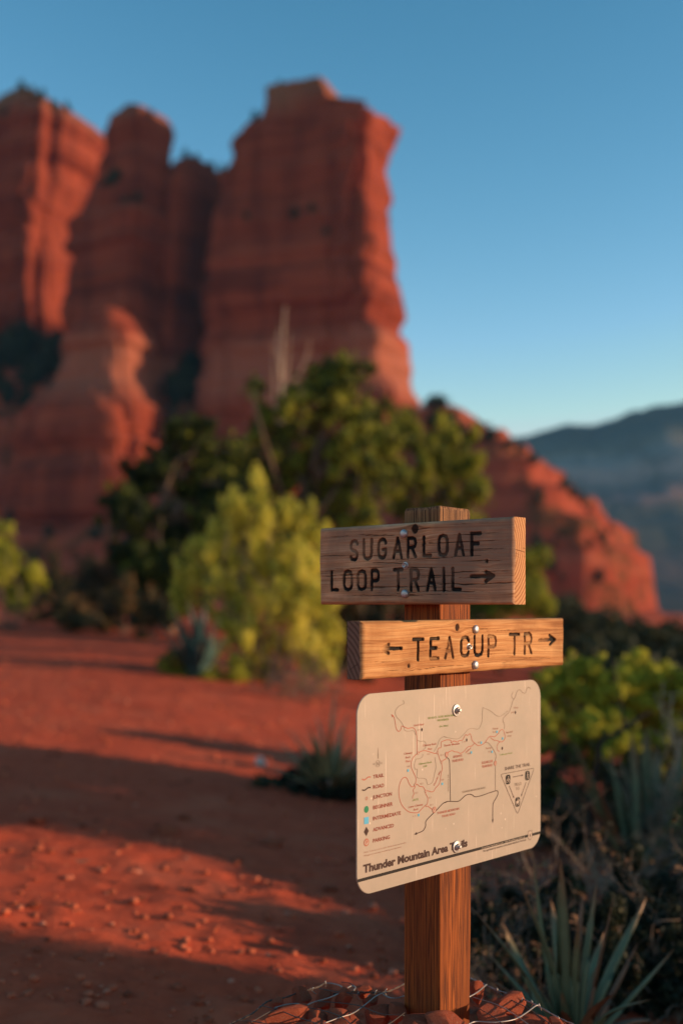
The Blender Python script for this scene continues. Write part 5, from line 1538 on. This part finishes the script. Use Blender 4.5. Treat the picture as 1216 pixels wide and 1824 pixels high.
ribbon([B(*p) for p in [(500, 755), (540, 770), (580, 820), (610, 870), (628, 920), (620, 980)]], TW, 'p_grey', 'road_line', 2)
ribbon([D(*p) for p in [(620, 160), (619, 300), (620, 465)]], TW, 'p_grey', 'road_line', 2)
for l_ in ([A(*p) for p in [(625, 195), (640, 235), (575, 270), (530, 330), (540, 400), (600, 470), (635, 530), (650, 580), (700, 590), (760, 585), (790, 640)]], [A(*p) for p in [(810, 705), (850, 720), (890, 715), (915, 745), (910, 800), (880, 830)]],
           [A(*p) for p in [(1020, 850), (1060, 780), (1090, 700), (1140, 660), (1180, 668)]] + [B(*p) for p in [(0, 690), (100, 712), (180, 712), (250, 650), (290, 605), (340, 590), (400, 600), (430, 580), (460, 500), (468, 350), (490, 350), (560, 380), (640, 440), (690, 440), (770, 380)]],
           [B(*p) for p in [(835, 240), (815, 200), (830, 150)]],
           [C(*p) for p in [(880, 20), (870, 60), (830, 82), (790, 90), (770, 160), (780, 215), (808, 220), (805, 320), (870, 330), (920, 345), (940, 410), (1000, 380), (1030, 260), (1045, 180), (1030, 60)]]):
    ribbon(l_, 0.0008, 'p_grey', 'boundary_line', 1)
for c in (A(815, 868), A(1064, 865), C(778, 415), C(912, 495), C(925, 678), C(1115, 125)):
    disc(c, .0022, 'p_cream', layer=3); ringm(c, .0022, .0007, 'p_trail', 4)
for c, r in ((C(1022, 732), .0048), (B(33, 903), .0040), (D(617, 130), .0038)):
    disc(c, r, 'p_cream', layer=3); ringm(c, r, .0012, 'p_trail', 4)
    text('P', (c[0] - r * .35, c[1] - r * .5), (c[0] + r * .4, c[1]), r * 1.05, 'p_trail', .02, 4)
for c in (C(690, 232), C(1125, 402), C(824, 800), B(638, 632), B(706, 712), B(450, 762), B(330, 880), B(580, 872)):
    poly([(c[0] - .0022, c[1] - .0022), (c[0] + .0022, c[1] - .0022), (c[0] + .0022, c[1] + .0022), (c[0] - .0022, c[1] + .0022)], 'p_blue', layer=3)
for c in (A(865, 570), B(275, 730), B(860, 398), B(702, 830)):
    poly([(c[0], c[1] - .0036), (c[0] + .0024, c[1]), (c[0], c[1] + .0036), (c[0] - .0024, c[1])], 'p_dark', layer=3)
# legend
ribbon([C(105, 342), C(135, 352), C(165, 330), C(185, 315), C(215, 316)], .0019, 'p_trail', 'trail_line')
ribbon([C(105, 480), C(135, 484), C(165, 464), C(185, 450), C(215, 450)], .0023, 'p_dark', 'road_line')
ringm(C(162, 588), .0024, .0009, 'p_trail')
disc(C(160, 728), .0058, 'p_gdot'); c = C(160, 870)
poly([(c[0] - .0058, c[1] - .0058), (c[0] + .0058, c[1] - .0058), (c[0] + .0058, c[1] + .0058), (c[0] - .0058, c[1] + .0058)], 'p_blue')
c = E(159, 150); poly([(c[0], c[1] - .0078), (c[0] + .0062, c[1]), (c[0], c[1] + .0078), (c[0] - .0062, c[1])], 'p_dark')
c = E(160, 290); disc(c, .0064, 'p_trail', layer=1); disc(c, .0046, 'p_cream', layer=2); text('P', (c[0] - .0018, c[1] - .0030), (c[0] + .0022, c[1]), .0060, 'p_trail', .03, 3)
for fn, x0, yb_, x1, h, s in ((C, 245, 335, 383, 46, 'TRAIL'), (C, 245, 466, 383, 46, 'ROAD'), (C, 240, 597, 483, 46, 'JUNCTION'), (C, 245, 728, 495, 46, 'BEGINNER'), (C, 243, 868, 598, 46, 'INTERMEDIATE'), (E, 243, 152, 508, 46, 'ADVANCED'), (E, 243, 292, 457, 46, 'PARKING')):
    line_at(fn, x0, yb_, x1, h, s, 'p_text', bold=0.022)
line_at(E, 130, 428, 668, 18, 'Note: Trails are not to scale. All distances are in miles.', 'p_faint')
line_at(E, 130, 470, 605, 18, 'Mileages are one-way, rounded up and estimated.', 'p_faint')
# compass
c = C(305, 145)
ringm(c, .0056, .0007, 'p_grey'); text('N', (c[0] - .0024, c[1] - .0032), (c[0] + .0024, c[1]), .0064, 'p_grey', .01)
text('W', (c[0] - .0125, c[1] - .0018), (c[0] - .0085, c[1]), .0036, 'p_grey'); text('E', (c[0] + .009, c[1] - .0018), (c[0] + .0118, c[1]), .0036, 'p_grey')
t0 = A(307, 790); b0_ = A(310, 940); poly([t0, (b0_[0] + .0013, b0_[1]), (b0_[0] - .0013, b0_[1])], 'p_grey')
# names on the map
for fn, x0, yb_, x1, h, s, mt in ((A, 760, 528, 890, 26, 'Lizard Head', 'p_trail'), (A, 880, 785, 1050, 26, 'Chimney Rock', 'p_trail'), (A, 940, 830, 995, 24, 'Pass', 'p_trail'), (A, 640, 890, 745, 26, 'Chimney', 'p_trail'), (A, 658, 938, 720, 26, 'Rock', 'p_trail'), (A, 660, 988, 720, 26, 'Pass', 'p_trail'),
                                  (B, 0, 810, 188, 24, 'Thunder Mountain', 'p_trail'), (B, 110, 948, 222, 30, 'ANDANTE', 'p_trail'), (B, 98, 1000, 235, 30, 'TRAILHEAD', 'p_trail'), (D, 455, 142, 590, 30, 'SUGARLOAF', 'p_trail'), (D, 458, 188, 582, 30, 'TRAILHEAD', 'p_trail'),
                                  (C, 1058, 792, 1340, 30, 'THUNDER MOUNTAIN', 'p_trail'), (C, 1118, 832, 1290, 28, 'TRAILHEAD', 'p_trail'), (C, 695, 712, 880, 26, 'Lower Chimney', 'p_trail'), (C, 760, 745, 820, 26, 'Rock', 'p_trail'), (C, 748, 622, 820, 24, '(4672)', 'p_green'),
                                  (A, 945, 436, 1270, 26, 'RED ROCK - SECRET MOUNTAIN', 'p_green'), (A, 1060, 466, 1205, 26, 'WILDERNESS', 'p_green'), (A, 1090, 540, 1200, 22, '(No Bikes)', 'p_green'), (C, 825, 162, 990, 26, 'Chimney Rock', 'p_green'), (C, 880, 192, 930, 22, '5260', 'p_green'),
                                  (B, 585, 606, 655, 22, 'Teacup', 'p_faint'), (B, 745, 650, 830, 22, 'Sugarloaf', 'p_faint'), (B, 765, 692, 812, 20, 'Loop', 'p_faint'), (B, 840, 352, 895, 20, 'Teacup', 'p_faint'), (B, 500, 842, 570, 22, 'Teacup', 'p_faint'), (B, 670, 918, 825, 18, 'Coffeepot Rock', 'p_green'),
                                  (D, 218, 492, 500, 24, 'THUNDER MOUNTAIN ROAD', 'p_grey')):
    line_at(fn, x0, yb_, x1, h, s, mt, bold=0.008, shear=0.15 if not s.isupper() else 0)
for fn, x0, yb_, s in ((A, 808, 585, '0.7'), (A, 935, 893, '0.4'), (A, 1102, 905, '0.1'), (C, 678, 192, '0.8'), (C, 845, 412, '0.3'), (C, 782, 528, '0.2'), (C, 952, 590, '0.2'), (C, 970, 682, '0.1'), (C, 1112, 360, '0.6'), (C, 752, 826, '1.1'), (B, 225, 765, '1.9'), (B, 590, 645, '0.5'), (B, 812, 410, '0.9'), (B, 412, 770, '0.3'), (B, 285, 905, '0.8'), (B, 535, 882, '0.3')):
    line_at(fn, x0, yb_, x0 + 34, 20, s, 'p_faint')
a_, b_ = D(62, 470), D(55, 262)
text('ANDANTE DR.', a_, (a_[0] + b_[1] - a_[1], a_[1]), .0036, 'p_grey', .006, 1, math.pi / 2)
a_, b_ = C(1025, 435), C(1110, 235)
text('Thunder Mtn.', a_, (a_[0] + math.hypot(b_[0] - a_[0], b_[1] - a_[1]), a_[1]), .0040, 'p_trail', .004, 1, math.atan2(b_[1] - a_[1], b_[0] - a_[0]), 0.15)
a_, b_ = B(262, 895), B(328, 830)
text('Andante', a_, (a_[0] + math.hypot(b_[0] - a_[0], b_[1] - a_[1]), a_[1]), .0034, 'p_trail', .004, 1, math.atan2(b_[1] - a_[1], b_[0] - a_[0]), 0.15)
# share-the-trail triangle
line_at(D, 732, 218, 1038, 40, 'SHARE THE TRAIL', 'p_dark', bold=0.004)
ta, tb, tc_ = D(683, 265), D(1088, 190), D(885, 748)
cen = ((ta[0] + tb[0] + tc_[0]) / 3, (ta[1] + tb[1] + tc_[1]) / 3)
tp = []
for a_, b_, c_ in ((tc_, ta, tb), (ta, tb, tc_), (tb, tc_, ta)):
    a_, b_, c_ = map(np.array, (a_, b_, c_))
    for f in (-1, 0, 1):
        d1 = (a_ - b_) / np.linalg.norm(a_ - b_); d2 = (c_ - b_) / np.linalg.norm(c_ - b_)
        s_ = .005
        tp.append(tuple(b_ + (d1 * s_ if f < 0 else d2 * s_ if f > 0 else (d1 + d2) * s_ * .3)))
ribbon(tp + [tp[0]], .0010, 'p_dark', 'triangle_outline', 1, False)
for fn, s in ((D(772, 328), 'bike'), (D(1005, 280), 'hiker'), (D(887, 598), 'horse')):
    cx_, cz_ = fn
    rrect(fn, .0160, .0185, .005, 'p_black')
    q_ = lambda pts: [(cx_ + a * .008, cz_ + b * .008) for a, b in pts]
    if s == 'bike':
        for sx in (-.48, .48): ringm((cx_ + sx * .008, cz_ - .36 * .008), .0029, .0009, 'p_cream', 2)
        ribbon(q_([(-.48, -.36), (-.2, .25), (.35, .25), (.48, -.36)]), .0008, 'p_cream', 'pictogram', 2, False)
        ribbon(q_([(-.2, .25), (0, -.35), (.35, .25)]), .0008, 'p_cream', 'pictogram', 2, False)
        disc((cx_ + .1 * .008, cz_ + .72 * .008), .0013, 'p_cream', 'pictogram', 2); ribbon(q_([(.0, .55), (-.15, .3), (.3, .32)]), .0011, 'p_cream', 'pictogram', 2, False)
    elif s == 'hiker':
        disc((cx_ + .05 * .008, cz_ + .75 * .008), .0014, 'p_cream', 'pictogram', 2)
        ribbon(q_([(0, .55), (-.05, -.1)]), .0026, 'p_cream', 'pictogram', 2, False)
        ribbon(q_([(-.05, -.1), (.25, -.45), (.35, -.9)]), .0013, 'p_cream', 'pictogram', 2, False)
        ribbon(q_([(-.05, -.1), (-.2, -.5), (-.45, -.88)]), .0013, 'p_cream', 'pictogram', 2, False)
        ribbon(q_([(.0, .4), (.35, .1), (.55, .12)]), .0009, 'p_cream', 'pictogram', 2, False)
        ribbon(q_([(.55, .4), (.5, -.9)]), .0006, 'p_cream', 'pictogram', 2, False)
    else:
        poly(q_([(-.75, .1), (-.5, .3), (.3, .25), (.55, .65), (.85, .45), (.7, .3), (.55, -.1), (.5, -.9), (.3, -.9), (.25, -.3), (-.3, -.3), (-.35, -.9), (-.55, -.9), (-.6, -.2)]), 'p_cream', 'pictogram', 2)
        ribbon(q_([(-.05, .3), (0, .75)]), .0018, 'p_cream', 'pictogram', 3, False); disc((cx_, cz_ + .9 * .008), .0011, 'p_cream', 'pictogram', 3)
for a_, b_ in ((D(830, 298), D(945, 276)), (D(787, 405), D(840, 540)), (D(988, 362), D(932, 520))):
    ribbon([a_, b_], .0013, 'p_dark', 'pictogram', 1, False)
    arrow(b_, (b_[0] - a_[0], b_[1] - a_[1]), .0052, 'p_dark')
line_at(D, 845, 410, 932, 36, 'YIELD', 'p_grey', bold=0.004)
line_at(D, 865, 458, 910, 36, 'TO', 'p_grey', bold=0.004)
# title, black bar, district line, shield
line_at(E, 118, 680, 1445, 100, 'Thunder Mountain Area Trails', 'p_dark', bold=0.045)
zb0, zb1 = E(40, 764)[1], E(40, 804)[1]
poly([(PX0 + .001, zb1), (PX1 - .001, zb1), (PX1 - .001, zb0), (PX0 + .001, zb0)], 'p_black', 'black_bar', 0)
l_ = G7(455, 332); r_ = G7(975, 332)
text('Coconino National Forest - Red Rock Ranger District', (l_[0], zb1 + .0010), (r_[0], zb1 + .0010), (zb0 - zb1) * .62, 'p_cream', .006, 1)
l_ = G7(470, 366); r_ = G7(985, 366)
text('This sign funded by donations to the Sedona Red Rock Trail Fund', (l_[0], zb1 - .0056), (r_[0], zb1 - .0056), .0036, 'p_dark', .004, 1)
c = G7(1035, 162); zc = (zb0 + zb1) / 2
sh = [(-.8, .75), (-.9, 1.0), (-.4, .85), (0, 1.05), (.4, .85), (.9, 1.0), (.8, .75), (.95, 0), (.75, -.65), (.3, -.85), (0, -1.05), (-.3, -.85), (-.75, -.65), (-.95, 0)]
S_ = [(c[0] + a * .0078, zc + b * .0092) for a, b in sh]
poly(S_, 'p_cream', 'shield_emblem', 1); ribbon(S_ + [S_[0]], .0008, 'p_dark', 'shield_emblem', 2, False)
poly([(c[0], zc + .0048), (c[0] + .0026, zc - .001), (c[0] + .0008, zc - .001), (c[0] + .0008, zc - .0042), (c[0] - .0008, zc - .0042), (c[0] - .0008, zc - .001), (c[0] - .0026, zc - .001)], 'p_dark', 'shield_emblem', 2)
for px, py in ((812, 1265), (812, 1508)):
    a = plate(px, py)
    lathe('bolt', WASH, M['bolt'], panel, (a[0], -PT, a[1]))
